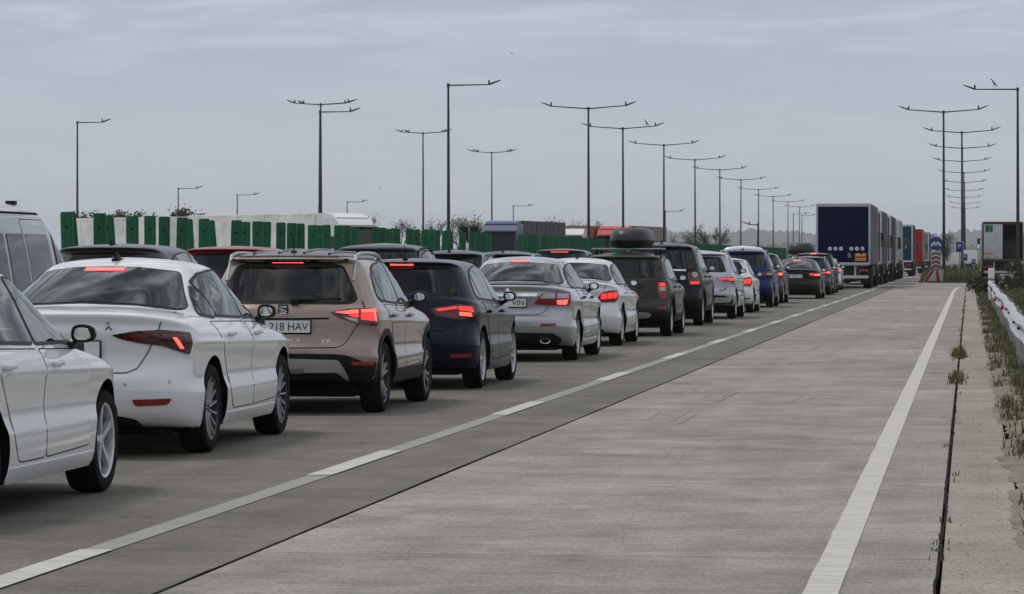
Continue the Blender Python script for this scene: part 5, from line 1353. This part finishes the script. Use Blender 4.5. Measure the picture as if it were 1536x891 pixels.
        if aero:
            mb = MB(); mb.prism(rpoly([(y0_-.02, zc-.02), (y0_+1.45, zc-.02), (y0_+1.0, zc+.16), (y0_, zt+.02)], .06), -cw+.08, cw-.08, 'x'); mb.build('roof_fairing', mc, t)
            for sg in (1, -1):
                mb = MB(); mb.box((sg*(cw-.03), y0_-.42, 1.0), (sg*cw, y0_+.02, zc+.05)); mb.build('side_fairing', mc, t, smooth=False)
    if extra: extra(t)
    return t
def blue_extra(t):
    W_ = mat('sticker_white', (.7, .7, .7), .4)
    for i, x in enumerate((-.62, -.36, -.10, .38, .64, .90)):
        mb = MB(); mb.lathe([(-.036, .001), (-.036, .085), (-.03, .09), (-.02, .09)], 20, 'y', (x, 0, 1.88)); s_ = mb.build('speed_sticker', W_, t)
        mb = MB(); mb.lathe([(-.0385, .001), (-.0385, .035), (-.036, .036)], 12, 'y', (x, 0, 1.88)); mb.build('sticker_mark', mat('sticker_grey', (.32, .32, .33), .5), s_)
    OR = mat('orange_board', (.62, .20, .02), .45)
    for z0, z1, m_ in ((1.30, 1.46, OR), (1.50, 1.66, OR)):
        mb = MB(); mb.bbox((.55, -.05, z0), (1.08, -.025, z1), .006); b_ = mb.build('orange_board', m_, t)
    mb = MB(); mb.box((.62, -.056, 1.56), (1.0, -.05, 1.61)); mb.build('board_slot', mat('pale_slot', (.6, .5, .3), .5), t)
    mb = MB(); mb.bbox((.22, -.034, 1.46), (.38, -.02, 1.68), .004); mb.build('notice', mat('notice_brown', (.25, .16, .13), .5), t)
xr = -5.85
def trk(D, **kw): g = XD(kw.pop('x', xr), D); return lorry(loc=(g.x, g.y, 0), **kw)
trk(163, name='curtain_trailer_lorry', label='big lorry with deep blue rear doors, round stickers and orange boards', rear=(.001, .006, .034), side=(.14, .14, .145), cab=(.25, .02, .02), frame=(.42, .44, .48), extra=blue_extra)
trk(184, name='grey_lorry', label='grey lorry right ahead of the blue-doored one', rear=(.05, .05, .05), side=(.09, .085, .08), cab=(.45, .45, .45), zt=3.95)
trk(206, name='dark_lorry', label='dark lorry third in the line ahead of the cars', rear=(.05, .05, .05), side=(.07, .065, .06), cab=(.5, .5, .5), zt=3.95)
trk(229, name='cream_lorry', label='cream curtain lorry fourth in the line ahead of the cars', rear=(.4, .4, .36), side=(.42, .43, .38), cab=(.5, .5, .5), zt=3.95)
trk(267, x=-5.55, name='teal_lorry', label='lorry with slate blue rear and orange boards, framed white', rear=(.02, .055, .095), side=(.05, .055, .07), cab=(.3, .3, .3), frame=(.55, .57, .6))
trk(312, x=-5.4, name='red_lorry', label='lorry with a plain red rear next to the slate blue one', rear=(.38, .012, .01), side=(.26, .25, .24), cab=(.5, .5, .5), frame=(.3, .02, .02))
trk(345, x=-5.2, name='taupe_lorry', label='taupe lorry partly hidden by the red-rear one', rear=(.2, .2, .2), side=(.17, .14, .12), cab=(.5, .5, .5))
trk(372, x=-5.1, name='far_brown_lorry', label='farthest brownish lorry of the line, close to the round blue sign', rear=(.2, .2, .2), side=(.14, .10, .085), cab=(.06, .06, .07))
def reefer_extra(t):
    mb = MB(); mb.bbox((-1.10, -.034, 3.05), (-.62, -.022, 3.5), .004); g_ = mb.build('green_sign', mat('sign_green', (.01, .16, .07), .5), t)
    vs, fs = text_mesh('11', None, .26); mb = MB(); mb.add([(a-.86, -.0355, b+3.28) for a, _, b in vs], fs); mb.build('sign_figure', mat('sign_dark', (.01, .07, .03), .5), g_, smooth=False, fix=False)
    for x0, x1 in ((-1.10, -1.0), (-.97, -.84), (-.82, -.62)):
        mb = MB(); mb.box((x0, -.026, 3.585), (x1, -.022, 3.65)); mb.build('dark_mark', M_INK, t, smooth=False)
    mb = MB(); mb.bbox((-1.15, -.034, 1.66), (-.62, -.022, 1.78), .004); mb.build('orange_strip', mat('orange_board', (.62, .20, .02), .45), t)
    mb = MB(); mb.bbox((-1.1, -.032, 1.40), (-.75, -.022, 1.55), .004); mb.bbox((-.55, -.032, 1.42), (-.25, -.022, 1.54), .004); mb.build('small_plates', mat('dirty_plate', (.36, .36, .34), .5), t)
lorry('reefer_lorry', 'white-doored lorry with one rear door open, beyond the right guard rail', (2.12, XD(2.1, 217).y, 0), rear=(.60, .60, .60), side=(.35, .35, .35), cab=(.4, .4, .4), zt=3.70, zf=1.28, frame=(.10, .055, .05), open_right=True, extra=reefer_extra, group='lorries beyond the island')
YG = 'lorries in the yard beyond the median'
def lot(name, label, u0, D0, u1, D1, **kw):
    """lorry whose tail stands at column u0, depth D0 and whose front points to u1, D1"""
    a, b = at(u0, D0, 0), at(u1, D1, 0); d = b-a
    return lorry(name, label, (a.x, a.y, -.05), math.atan2(-d.x, d.y), group=YG, **kw)
CR = (.86, .85, .81)
lot('white_trailer_lorry', 'long white trailer lorry at far left behind the green panels', 120, 228, 262, 217, rear=CR, side=CR, cab=(.7, .7, .68), frame=(.6, .6, .6), zt=4.05, cabon=False, L=14.2)
lot('white_box_lorry', 'white lorry with streamlined cab behind the green panels, left of centre', 308, 214, 470, 205, rear=CR, side=CR, cab=(.75, .75, .73), frame=(.6, .6, .6), zt=4.1)
a = at(755, 240, 0); lorry('blue_cab_lorry', 'oncoming lorry with a blue front and grey curtain beyond the median', (a.x+1, a.y+18, -.05), math.pi-.10, group=YG, rear=(.1, .1, .1), side=(.07, .07, .075), cab=(.006, .035, .12), zt=4.1)
a = at(845, 262, 0); lorry('white_cab_lorry', 'white-fronted lorry with an orange side, right of the blue-fronted lorry', (a.x+1, a.y+18, -.05), math.pi-.06, group=YG, rear=(.3, .3, .3), side=(.30, .12, .05), cab=(.72, .72, .70), zt=3.95, aero=False)
a = at(880, 300, 0); lorry('cream_cab_lorry', 'cream cab peeping out between white cab and red lorry', (a.x+1, a.y+18, -.05), math.pi-.06, group=YG, rear=(.3, .3, .3), side=(.4, .4, .4), cab=(.62, .62, .58), zt=3.8)
a = at(922, 266, 0); lorry('red_cab_lorry', 'red-fronted lorry with brown curtain left of the luggage box', (a.x+1.2, a.y+18, -.05), math.pi-.10, group=YG, rear=(.3, .02, .02), side=(.26, .19, .16), cab=(.50, .02, .015), zt=3.98)
a = at(1419, 300, 0); lorry('parked_white_lorry', 'pale lorry parked behind the chevron board, side in sunlight', (a.x, a.y, 0), -.25, group=YG, rear=CR, side=CR, cab=(.6, .6, .6), zt=2.1, L=6, zf=.8, cabon=False)

# ---------------------------------------------------------------- island signs on the right
SB = mat('sign_blue', (.008, .03, .20), .4); SW = mat('sign_white', (.72, .72, .71), .4); SR = mat('sign_red', (.20, .010, .016), .5)
def post_sign(name, label, u, D, ztop, h, shape, char=None, group=None, face=SB):
    p = at(u, D, 0); t = thing(name, label, 'sign', p, 0, group)
    mb = MB(); mb.tube([(0, 0, -.05), (0, 0, ztop)], .035, 8); mb.build('post', POST, t)
    w = h*.72 if shape == 'rect' else h
    mb = MB()
    if shape == 'rect': mb.bbox((-w/2, -.06, ztop-h), (w/2, -.035, ztop), .012)
    else: mb.lathe([(-.065, .001), (-.065, h/2-.01), (-.05, h/2), (-.035, h/2)], 32, 'y', (0, 0, ztop-h/2))
    f_ = mb.build('sign_face', face, t)
    if shape == 'rect':
        mb = MB(); P = [(-w/2+.02, ztop-h+.02), (w/2-.02, ztop-h+.02), (w/2-.02, ztop-.02), (-w/2+.02, ztop-.02)]
        for i in range(4):
            a_, b_ = Vector(P[i]), Vector(P[(i+1) % 4]); mb.tube([(a_.x, -.062, a_.y), (b_.x, -.062, b_.y)], .01, 4)
        mb.build('sign_border', SW, f_)
    if char:
        vs, fs = text_mesh(char, None, h*.42); mb = MB(); mb.add([(a_, -.0635, b_+ztop-h*.45) for a_, _, b_ in vs], fs); mb.build('sign_letter', SW, f_, smooth=False, fix=False)
    return t, f_
# round sign: two arrows parting left and right
p = at(1404, 206, 0)
t, f_ = post_sign('round_sign', 'round blue sign with two white arrows over the chevron board', 1404, 206, EYE + 31/F*206, .80, 'round')
zc = EYE + 31/F*206 - .40
for sg in (1, -1):
    mb = MB(); P = [(.03, -.12), (.10, -.12), (.10, .02), (.20, -.08), (.16, -.13), (.31, -.14), (.30, .01), (.25, -.03), (.13, .10), (.05, .10)]
    mb.prism([(sg*a_*.95, b_*1.1+zc) for a_, b_ in P], -.07, -.064, 'y'); mb.build('arrow', SW, f_, smooth=False)
SWD = mat('dull_white', (.42, .40, .39), .5, noise=.2); p = at(1404, 205.5, 0); t = thing('chevron_board', 'red and white chevron board under the round blue sign', 'sign', p)
z0, z1 = EYE - 17/F*205.5, EYE + 9/F*205.5; w = .58
mb = MB(); mb.bbox((-w/2, -.02, z0), (w/2, .02, z1), .01); bd = mb.build('board', SWD, t)
n = 4; st = (z1-z0)/n
for k in range(n):
    zz = z0 + st*k
    P = [(-w/2+.02, zz+.0), (0, zz+st*.48), (w/2-.02, zz+.0), (w/2-.02, zz+st*.46), (0, zz+st*.94), (-w/2+.02, zz+st*.46)]
    mb = MB(); mb.prism(P, -.027, -.021, 'y'); mb.build('chevron', SR, bd, smooth=False)
mb = MB(); mb.tube([(-.2, .04, 0), (-.2, .04, z1)], .03, 6); mb.tube([(.2, .04, 0), (.2, .04, z1)], .03, 6); mb.build('post', POST, t)
p = ground_at(1401, 424); t = thing('striped_barrier', 'red and white striped barrier block at the foot of the chevron board', 'barrier', p)
P = [(-.62, 0), (.50, 0), (.56, .75), (-.18, .72), (-.60, .16)]
mb = MB(); mb.prism(P, -.06, .06, 'y'); bd = mb.build('block', SWD, t)
for P in ([(-.58, .03), (-.40, .03), (.02, .72), (-.14, .70), (-.56, .16)], [(.16, .03), (.34, .03), (.24, .72), (.10, .72)], [(-.30, .02), (-.12, .02), (-.12, .06), (-.30, .06)]):
    mb = MB(); mb.prism(P, -.067, -.061, 'y'); mb.build('red_stripe', SR, bd, smooth=False)
mb = MB(); mb.bbox((-.66, .06, 0), (.56, .6, .12), .02); mb.build('foot', M_BLACK, t)
post_sign('parking_sign', 'largest blue P parking sign in front of the lamp posts', 1439.5, 214, EYE + 24/F*214, .68, 'rect', 'P', 'parking signs')
post_sign('parking_sign', 'blue P parking sign half hidden behind the lamp post', 1447.5, 240, EYE + 5.5/F*240, .50, 'rect', 'P', 'parking signs')
post_sign('parking_sign', 'smallest blue P parking sign left of the open lorry', 1460.5, 250, EYE - 2/F*250, .45, 'rect', 'P', 'parking signs')
p = at(704, 150, 0); t = thing('yield_sign', 'dark back of a triangular sign above the green panels', 'sign', p)
zt = EYE + 46/F*150
mb = MB(); mb.prism(rpoly([(-.44, zt), (.44, zt), (.06, zt-.72), (-.06, zt-.72)], .03), -.015, .015, 'y'); mb.build('sign_back', M_BLACK, t)
mb = MB(); mb.tube([(0, -.05, 0), (0, -.05, zt-.02)], .03, 8); mb.build('post', POST, t)
struct(MB.build((lambda m: (m.prism([(-2.9, 203), (.6, 200), (.6, 420), (-2.9, 420)], -.1, .09, 'z'), m)[1])(MB()), 'island', GM, smooth=False))

# ---------------------------------------------------------------- guard rail
XG = .66
gr = thing('guard_rail', 'galvanised guard rail with red reflectors along the right verge', 'guard rail', (XG, 24, 0))
GALV = mat('guard_rail_steel', (.50, .505, .51), .42, .7, noise=.3, nscale=4)
prof = [(.0, .44), (-.05, .47), (-.08, .52), (-.02, .585), (-.02, .615), (-.08, .68), (-.05, .73), (.0, .76)]
rg = random.Random(5)
bend = lambda y: .015*math.sin(y*.21) + .012*math.sin(y*.47+1)
for i in range(22):
    ya, yb = i*4.0, i*4.0+4.03
    if yb > 86: break
    mb = MB(); N = 4; rows = []
    for k in range(N+1):
        y = ya + (yb-ya)*k/N; dz = .008*math.sin(y*.5) + .008*math.sin(y*1.3)
        rows.append([(x + bend(y), y, z+dz) for x, z in prof] + [(x + bend(y) + .004, y, z+dz) for x, z in prof[::-1]])
    n = len(rows[0])
    mb.add([p_ for r in rows for p_ in r], [(j*n+k, j*n+(k+1)%n, (j+1)*n+(k+1)%n, (j+1)*n+k) for j in range(N) for k in range(n)])
    b_ = mb.build('beam', GALV, gr, (0, 0, .002*(i % 2)), angle=60)
    mb = MB(); x = bend(ya+2); mb.bbox((x+.02, ya+1.95, -.1), (x+.10, ya+2.05, .72), .01); mb.bbox((x-.012, ya+1.9, .53), (x+.03, ya+2.1, .67), .01); mb.build('rail_post', POST, gr)
    if i in (9, 12, 17):
        mb = MB(); x = bend(ya+1)-.09; mb.prism([(x-.04, .56), (x+.04, .56), (x, .68)], ya+.98, ya+1.0, 'y'); mb.build('reflector', mat('reflector_red', (.45, .015, .012), .3, emit=None), gr, smooth=False)
    mb = MB(); x = bend(ya+3); mb.bbox((x-.055, ya+2.9, .585), (x-.018, ya+3.06, .615), .004); mb.build('bolt_plate', M_BLACK, gr)
p = at(1487, 112, 0); t = thing('marker_post', 'short white marker post at the far end of the guard rail', 'post', p)
mb = MB(); mb.bbox((-.10, -.05, 0), (.10, .05, 1.12), .03); mb.build('post', SW, t)
mb = MB(); mb.bbox((-.102, -.052, .72), (.102, .052, .80), .004); mb.build('dark_band', mat('grey_band', (.25, .25, .25), .5), t)

# ---------------------------------------------------------------- vegetation
def leaf_mat(name, a, b_):
    m, nt, bs = node_mat(name); oi = vnode(nt, 'ShaderNodeNewGeometry')
    r = vnode(nt, 'ShaderNodeValToRGB'); e = r.color_ramp.elements; e[0].color = (*a, 1); e[1].color = (*b_, 1)
    nt.links.new(oi.outputs['Random Per Island'], r.inputs[0]); nt.links.new(r.outputs[0], bs.inputs['Base Color'])
    bs.inputs['Roughness'].default_value = .7; bs.inputs['Specular IOR Level'].default_value = .25
    return m
GRASS = leaf_mat('grass_blades', (.045, .058, .016), (.14, .125, .055))
LEAF = leaf_mat('tree_leaves', (.028, .038, .016), (.085, .095, .045))
LEAFP = leaf_mat('pale_leaves', (.07, .085, .045), (.14, .15, .09))
BARK = mat('bark', (.06, .05, .045), .9, noise=.3, nscale=4)
rs = np.random.RandomState(7)
def tufts(name, pts, nb, hmin, hmax, mt=GRASS, spread=.05):
    V, Fc = [], []
    for (x, y, s_) in pts:
        for k in range(nb):
            a = rs.rand()*6.283; h = (hmin + (hmax-hmin)*rs.rand()**1.5)*s_; w = .0025 + .003*rs.rand() + .00003*y
            bx, by = x + (rs.rand()-.5)*2*spread, y + (rs.rand()-.5)*2*spread; ln = (.15 + .75*rs.rand())*h
            dx, dy = math.cos(a), math.sin(a); px, py = -dy*w, dx*w; o = len(V)
            V += [(bx-px, by-py, -.02), (bx+px, by+py, -.02), (bx+dx*ln*.35+px*.8, by+dy*ln*.35+py*.8, h*.6), (bx+dx*ln*.35-px*.8, by+dy*ln*.35-py*.8, h*.6), (bx+dx*ln, by+dy*ln, h)]
            Fc += [(o, o+1, o+2, o+3), (o+3, o+2, o+4)]
    me = bpy.data.meshes.new(name); me.from_pydata(V, [], Fc); me.materials.append(mt); me.update()
    return stuff(link(name, me))
pts = []
for _ in range(12000):
    y = 14 + 150*rs.rand()**.8; x = .30 + rs.rand()*(.022*y + .9)
    edge_ = .42 + .16*math.sin(y*.9) + .12*math.sin(y*2.3+1)
    if x < edge_ and rs.rand() < .90: continue
    pts.append((x, y, .7 + .7*rs.rand()))
tufts('verge_grass', pts, 9, .03, .15)
w1 = [(XS + rs.normal()*.05, 52 + rs.normal()*1.0, .75) for _ in range(60)] + [(XS + rs.normal()*.04, 42 + rs.normal()*.9, .55) for _ in range(45)] + [(XS + rs.normal()*.02, y, .22) for y in 10 + 120*rs.rand(60)]
tufts('joint_weeds', w1, 6, .04, .22)
tufts('island_grass', [(-2.7 + 3.1*rs.rand(), 203 + 60*rs.rand(), 1.6 + rs.rand()) for _ in range(2600)], 7, .15, .38, spread=.12)
# crumbled soil and grit along the edge of the shoulder
SOIL = mat('verge_soil', (.215, .185, .142), .95, noise=.5, nscale=3, bump=.8)
mb = MB(); N = 1300; vs = []; en = 0
for i in range(N):
    y = 9 + i*.124; en = .8*en + .014*rs.normal(); e_ = .27 + .03*math.sin(y*.9) + en + .012*math.sin(y*3.1)
    vs += [(e_, y, .003), (e_+.10, y, .014 + .01*rs.rand()), (.48 + .1*rs.rand(), y, .02 + .02*rs.rand()), (1.6, y, -.02 + .03*rs.rand()), (14, y, -.01)]
mb.add(vs, [(i*5+k, i*5+k+1, (i+1)*5+k+1, (i+1)*5+k) for i in range(N-1) for k in range(2)], 0)
mb.add(vs, [(i*5+k, i*5+k+1, (i+1)*5+k+1, (i+1)*5+k) for i in range(N-1) for k in (2, 3)], 1)
struct(mb.build('verge', [SOIL, GM], fix=True))
mb = MB()
for _ in range(900):
    y = 12 + 70*rs.rand()**1.6; x = -.05 + abs(rs.normal())*.22 if rs.rand() < .8 else -.1 + .4*rs.rand(); s_ = .002 + .006*rs.rand()**2
    if x > .9: continue
    q = [(x + s_*(rs.rand()*.6+.7)*a_, y + s_*(rs.rand()*.6+.7)*b_, .002 + .01*(x > .25) + s_*.8*(c_+1)*.6) for a_, b_, c_ in ((1,0,-.4), (0,1,-.4), (-1,0,-.4), (0,-1,-.4), (0,0,1))]
    mb.add(q, [(0,1,4), (1,2,4), (2,3,4), (3,0,4)])
stuff(mb.build('grit', mat('grit_stone', (.13, .12, .10), .9), smooth=False, fix=True))

def tree(name, label, u, D, v, width, kind, group=None, seed=1):
    """v = photo row of the crown's top"""
    r_ = random.Random(seed); H = EYE + (HZ-v)/F*D; p = at(u, D, 0); p.z = -.1
    t = thing(name, label, 'tree', p, 0, group)
    tr, tips = MB(), []
    def grow(a, d, ln, rad, lv):
        b_ = a + d*ln; m_ = a + d*ln*.5 + Vector((r_.uniform(-1, 1), r_.uniform(-1, 1), 0))*ln*.06
        tr.tube([a, m_, b_], [rad, rad*.85, rad*.65], 5 if lv else 8, cap=False)
        if lv >= 1: tips.append(m_)
        tips.append(b_)
        if lv >= (4 if kind == 'bare' else 3): return
        for _ in range(4 if lv == 0 else 3):
            n = Vector((d.x + r_.uniform(-.75, .75)*width*2/H, d.y + r_.uniform(-.75, .75)*width*2/H, d.z*.6 + r_.uniform(.05, .6))).normalized()
            grow(a + d*ln*r_.uniform(.55, 1.), n, ln*r_.uniform(.5, .8), rad*.58, lv+1)
    grow(Vector((0, 0, 0)), Vector((r_.uniform(-.06, .06), 0, 1)).normalized(), H*.34, H*.018 + .03, 0)
    sc_ = H / max(q.z for q in tips) * (1.0 if kind == 'bare' else .95)
    tr.v = [(x, y, z*sc_) for x, y, z in tr.v]; tips = [Vector((q.x, q.y, q.z*sc_)) for q in tips]
    tr.build('trunk', BARK, t)
    n = {'bare': 2, 'loose': 14, 'dense': 40}[kind]; V, Fc = [], []
    for q in tips:
        if q.z < H*(.30 if kind == 'dense' else .4): continue
        for _ in range(n):
            s_ = H*.020*r_.uniform(.6, 1.4)*(1.25 if kind == 'dense' else .8); c = q + Vector((r_.gauss(0, 1), r_.gauss(0, 1), r_.gauss(0, .8)))*H*.055
            a = Vector((r_.uniform(-1, 1), r_.uniform(-1, 1), r_.uniform(-1, 1))).normalized(); b_ = a.cross(Vector((r_.uniform(-1, 1), r_.uniform(-1, 1), r_.uniform(-1, 1)))).normalized()
            o = len(V); V += [c-a*s_, c+b_*s_*.55, c+a*s_, c-b_*s_*.55]; Fc.append((o, o+1, o+2, o+3))
    me = bpy.data.meshes.new('crown'); me.from_pydata(V, [], Fc); me.materials.append(LEAFP if kind != 'dense' else LEAF); me.update(); link('crown', me, t)
    return t
TG = 'far trees'
for i, (u, D, v, wd, kd, lb) in enumerate((
    (120, 330, 318, 2.2, 'dense', 'small dark tree right of the silver van roof'), (190, 340, 316, 2.2, 'dense', 'dark tree left of the pair over the left white lorry'), (222, 345, 318, 1.6, 'dense', 'smaller dark tree beside the far left lamp post'),
    (280, 350, 312, 3.0, 'dense', 'broad dark tree between the two white lorries'), (318, 350, 319, 1.8, 'dense', 'low dark tree over the second white trailer'),
    (695, 330, 322, 2.2, 'loose', 'leafy pale tree left of the blue lorry cab'), (712, 335, 320, 2.2, 'loose', 'leafy pale tree touching the blue lorry cab'),
    (600, 380, 330, 2.0, 'bare', 'bare tree between the first two tall lamps'), (650, 380, 328, 2.0, 'bare', 'bare tree left of the tallest lamp'), (555, 390, 322, 2.0, 'bare', 'bare tree behind the white lorry cab'), (628, 390, 338, 2.0, 'bare', 'low bare tree beside the four-arm lamp'),
    (815, 390, 325, 2.2, 'loose', 'thin tree between blue cab and white cab'), (835, 400, 330, 2.0, 'bare', 'bare tree over the white cab'), (870, 400, 332, 2.0, 'bare', 'bare tree left of the red lorry'), (905, 400, 330, 2.0, 'bare', 'bare tree over the red lorry'),
    (1047, 420, 338, 2.0, 'bare', 'left bare tree before the hills'), (1062, 410, 335, 2.4, 'bare', 'middle bare tree before the hills'), (1075, 420, 340, 2.0, 'bare', 'right bare tree before the hills'),
    (1422, 300, 345, 2.4, 'loose', 'leafy tree behind the nearest lamp of the right row'), (1010, 430, 348, 2.0, 'bare', 'low bare tree right of the luggage box'))):
    tree('tree' if kd != 'bare' else 'bare_tree', lb, u, D, v, wd, kd, TG, i+3)
def bush(label, u, D, w, h, seed, name='bush', n=2600, mt=None):
    r_ = random.Random(seed); p = at(u, D, -.08); t = thing(name, label, 'bush', p, 0, 'bushes at the ramp')
    V, Fc = [], []; st = MB()
    for k in range(14):
        a = r_.uniform(0, 6.28); st.tube([(0, 0, 0), (math.cos(a)*w*.25, math.sin(a)*w*.25, h*.5), (math.cos(a)*w*.42, math.sin(a)*w*.42, h*r_.uniform(.7, 1.))], [.014, .01, .004], 4)
    st.build('stem', BARK, t)
    C = [(Vector((r_.uniform(-1, 1)*w*.42, r_.uniform(-1, 1)*w*.42, h*r_.uniform(.15, .85))), r_.uniform(.15, .3)) for _ in range(22)]
    for _ in range(n):
        c0, r0 = r_.choice(C); c = c0 + Vector((r_.gauss(0, 1), r_.gauss(0, 1), r_.gauss(0, 1)))*r0*.55*max(.5, h*.6)
        if c.z < .02: continue
        s_ = .045*r_.uniform(.6, 1.4); a = Vector((r_.uniform(-1, 1), r_.uniform(-1, 1), r_.uniform(-1, 1))).normalized(); b_ = a.cross(Vector((r_.uniform(-1, 1), .3, r_.uniform(-1, 1)))).normalized()
        o = len(V); V += [c-a*s_, c+b_*s_*.5, c+a*s_, c-b_*s_*.5]; Fc.append((o, o+1, o+2, o+3))
    me = bpy.data.meshes.new('foliage'); me.from_pydata(V, [], Fc); me.materials.append(mt or LEAF); me.update(); link('foliage', me, t)
bush('dark bush in front of the marker post at the rail end', 1472, 150, 1.3, .75, 1)
bush('taller bush left of the marker post', 1481, 140, 1.0, .95, 2)
bush('green bush at the foot of the right verge lamp', 1521, 150, 1.4, .8, 3)
bush('tall weeds at the right frame edge under the open lorry', 1533, 165, 1.6, 1.35, 4)
bush('low bush on the island behind the lamp posts', 1452, 260, 2.6, 1.3, 6)

# ---------------------------------------------------------------- hills
def hill(name, D, prof, mt, thick, seed, bumps):
    """a wooded ridge: profile in photo columns and rows at depth D"""
    r_ = np.random.RandomState(seed); mb = MB(); us = np.arange(prof[0][0], prof[-1][0]+1, 3.0)
    v = np.interp(us, [p_[0] for p_ in prof], [p_[1] for p_ in prof]); n = len(us)
    for k, (dd, f) in enumerate(((-thick*.9, 0), (-thick*.55, .5), (-thick*.2, .86), (0, 1.), (thick*.5, .6), (thick, 0))): pass
    rows = []
    for dd, f in ((-thick*.9, 0), (-thick*.6, .42), (-thick*.35, .70), (-thick*.12, .93), (0, 1.), (thick*.5, .6), (thick, 0)):
        row = []
        for i, u in enumerate(us):
            z = (EYE + (HZ-v[i])/F*D)*f + (r_.rand()**1.5*bumps if 0 < f else -2); p_ = at(u, D+dd, z); row.append((p_.x, p_.y, z))
        rows.append(row)
    mb.add([p_ for r in rows for p_ in r], [(j*n+i, j*n+i+1, (j+1)*n+i+1, (j+1)*n+i) for j in range(len(rows)-1) for i in range(n-1)])
    return struct(mb.build(name, mt, smooth=False, fix=True))
HILL = mat('wooded_hill', (.045, .055, .035), .95, noise=.7, nscale=.012, spec=.05)
hill('hill', 7400, [(-300, 376), (500, 377), (800, 372), (930, 362), (985, 351), (1015, 349), (1050, 352), (1085, 352), (1110, 348), (1128, 345), (1145, 347), (1170, 350), (1190, 349), (1215, 353), (1300, 356), (1390, 357), (1425, 352), (1445, 348), (1475, 349), (1540, 350), (1700, 356), (2100, 362)], HILL, 900, 3, 8.0)
hill('hill', 3400, [(-300, 381), (700, 380), (950, 372), (1010, 366), (1060, 369), (1110, 372), (1160, 368), (1220, 370), (1400, 374), (1450, 371), (1540, 372), (2100, 376)], mat('near_hill', (.075, .08, .05), .95, noise=.7, nscale=.02, spec=.05), 400, 5, 4.0)

# ---------------------------------------------------------------- birds
BIRD = mat('crow_black', (.012, .012, .013), .6)
def perched(label, p, s_=.42, face=1):
    mb = MB(); n = 10; Q = []
    for (y, z, r1) in ((-.52, -.30, .02), (-.36, -.14, .06), (-.18, .05, .13), (.02, .24, .16), (.18, .44, .13), (.25, .58, .085), (.31, .68, .09), (.40, .70, .055), (.50, .69, .02), (.58, .68, .004)):
        Q.append([(r1*math.cos(2*math.pi*k/n)*s_, face*(y*s_), z*s_ + r1*math.sin(2*math.pi*k/n)*s_ + .26*s_) for k in range(n)])
    mb.add([p_ for q in Q for p_ in q], [(i*n+k, i*n+(k+1)%n, (i+1)*n+(k+1)%n, (i+1)*n+k) for i in range(len(Q)-1) for k in range(n)])
    for sg in (1, -1): mb.tube([(sg*.05*s_, 0, .35*s_), (sg*.05*s_, .02*s_, -.02)], .012*s_*2, 5)
    tag(mb.build('crow', BIRD, None, p, (0, 0, math.radians(70))), label, 'bird', 'birds')
def flying(label, p, s_, roll, pitch=0):
    mb = MB(); n = 8; Q = []
    for y, r1 in ((-.5, .02), (-.3, .05), (0, .10), (.25, .085), (.38, .06), (.5, .004)): Q.append([(r1*math.cos(2*math.pi*k/n)*s_, y*s_, r1*.8*math.sin(2*math.pi*k/n)*s_) for k in range(n)])
    mb.add([p_ for q in Q for p_ in q], [(i*n+k, i*n+(k+1)%n, (i+1)*n+(k+1)%n, (i+1)*n+k) for i in range(len(Q)-1) for k in range(n)])
    for sg in (1, -1):
        W_ = [(.06, .2, .02), (.5, .26, .13), (1.0, .02, .06), (.55, -.08, .12), (.06, -.12, .02)]
        mb.add([(sg*a*s_, b_*s_, c*s_) for a, b_, c in W_] + [(sg*a*s_, b_*s_, c*s_-.015*s_) for a, b_, c in W_], [(0, 1, 3, 4), (1, 2, 3), (5, 9, 8, 6), (6, 8, 7), (0, 5, 6, 1), (1, 6, 7, 2), (2, 7, 8, 3), (3, 8, 9, 4)])
    mb.add([(-.07*s_, -.62*s_, 0), (.07*s_, -.62*s_, 0), (.02*s_, -.4*s_, 0), (-.02*s_, -.4*s_, 0)], [(0, 1, 2, 3)])
    tag(mb.build('flying_bird', BIRD, None, p, (pitch, roll, math.radians(60))), label, 'bird', 'birds')
D = 182; perched('crow perched on the arm of the right verge lamp', at(1491, D, None, 130.2), .42)
D = F*(10.3-EYE)/(HZ-193); perched('crow perched on the second twin lamp of the left row', at(970, D, None, 188.5), .42)
flying('small dark bird flying high near the middle of the sky', at(768, 150, None, 80), .17, .1)
flying('dark bird flying low over the white lorry cab', at(570, 150, None, 282), .15, .9, .6)

# ---------------------------------------------------------------- hazy air
mb = MB(); mb.box((-9100, -310, -3.5), (9100, 9100, 95))
hz = stuff(mb.build('haze', M_DARK, smooth=False))
hz.data.materials.clear()
hm_ = bpy.data.materials.new('haze_air'); hm_.use_nodes = True; hm_.node_tree.nodes.clear()
_o = hm_.node_tree.nodes.new('ShaderNodeOutputMaterial'); _v = hm_.node_tree.nodes.new('ShaderNodeVolumePrincipled')
_v.inputs['Color'].default_value = (.93, .965, 1.0, 1); _v.inputs['Density'].default_value = 1.15e-4; _v.inputs['Anisotropy'].default_value = 0.0
hm_.node_tree.links.new(_v.outputs[0], _o.inputs['Volume'])
hz.data.materials.append(hm_)
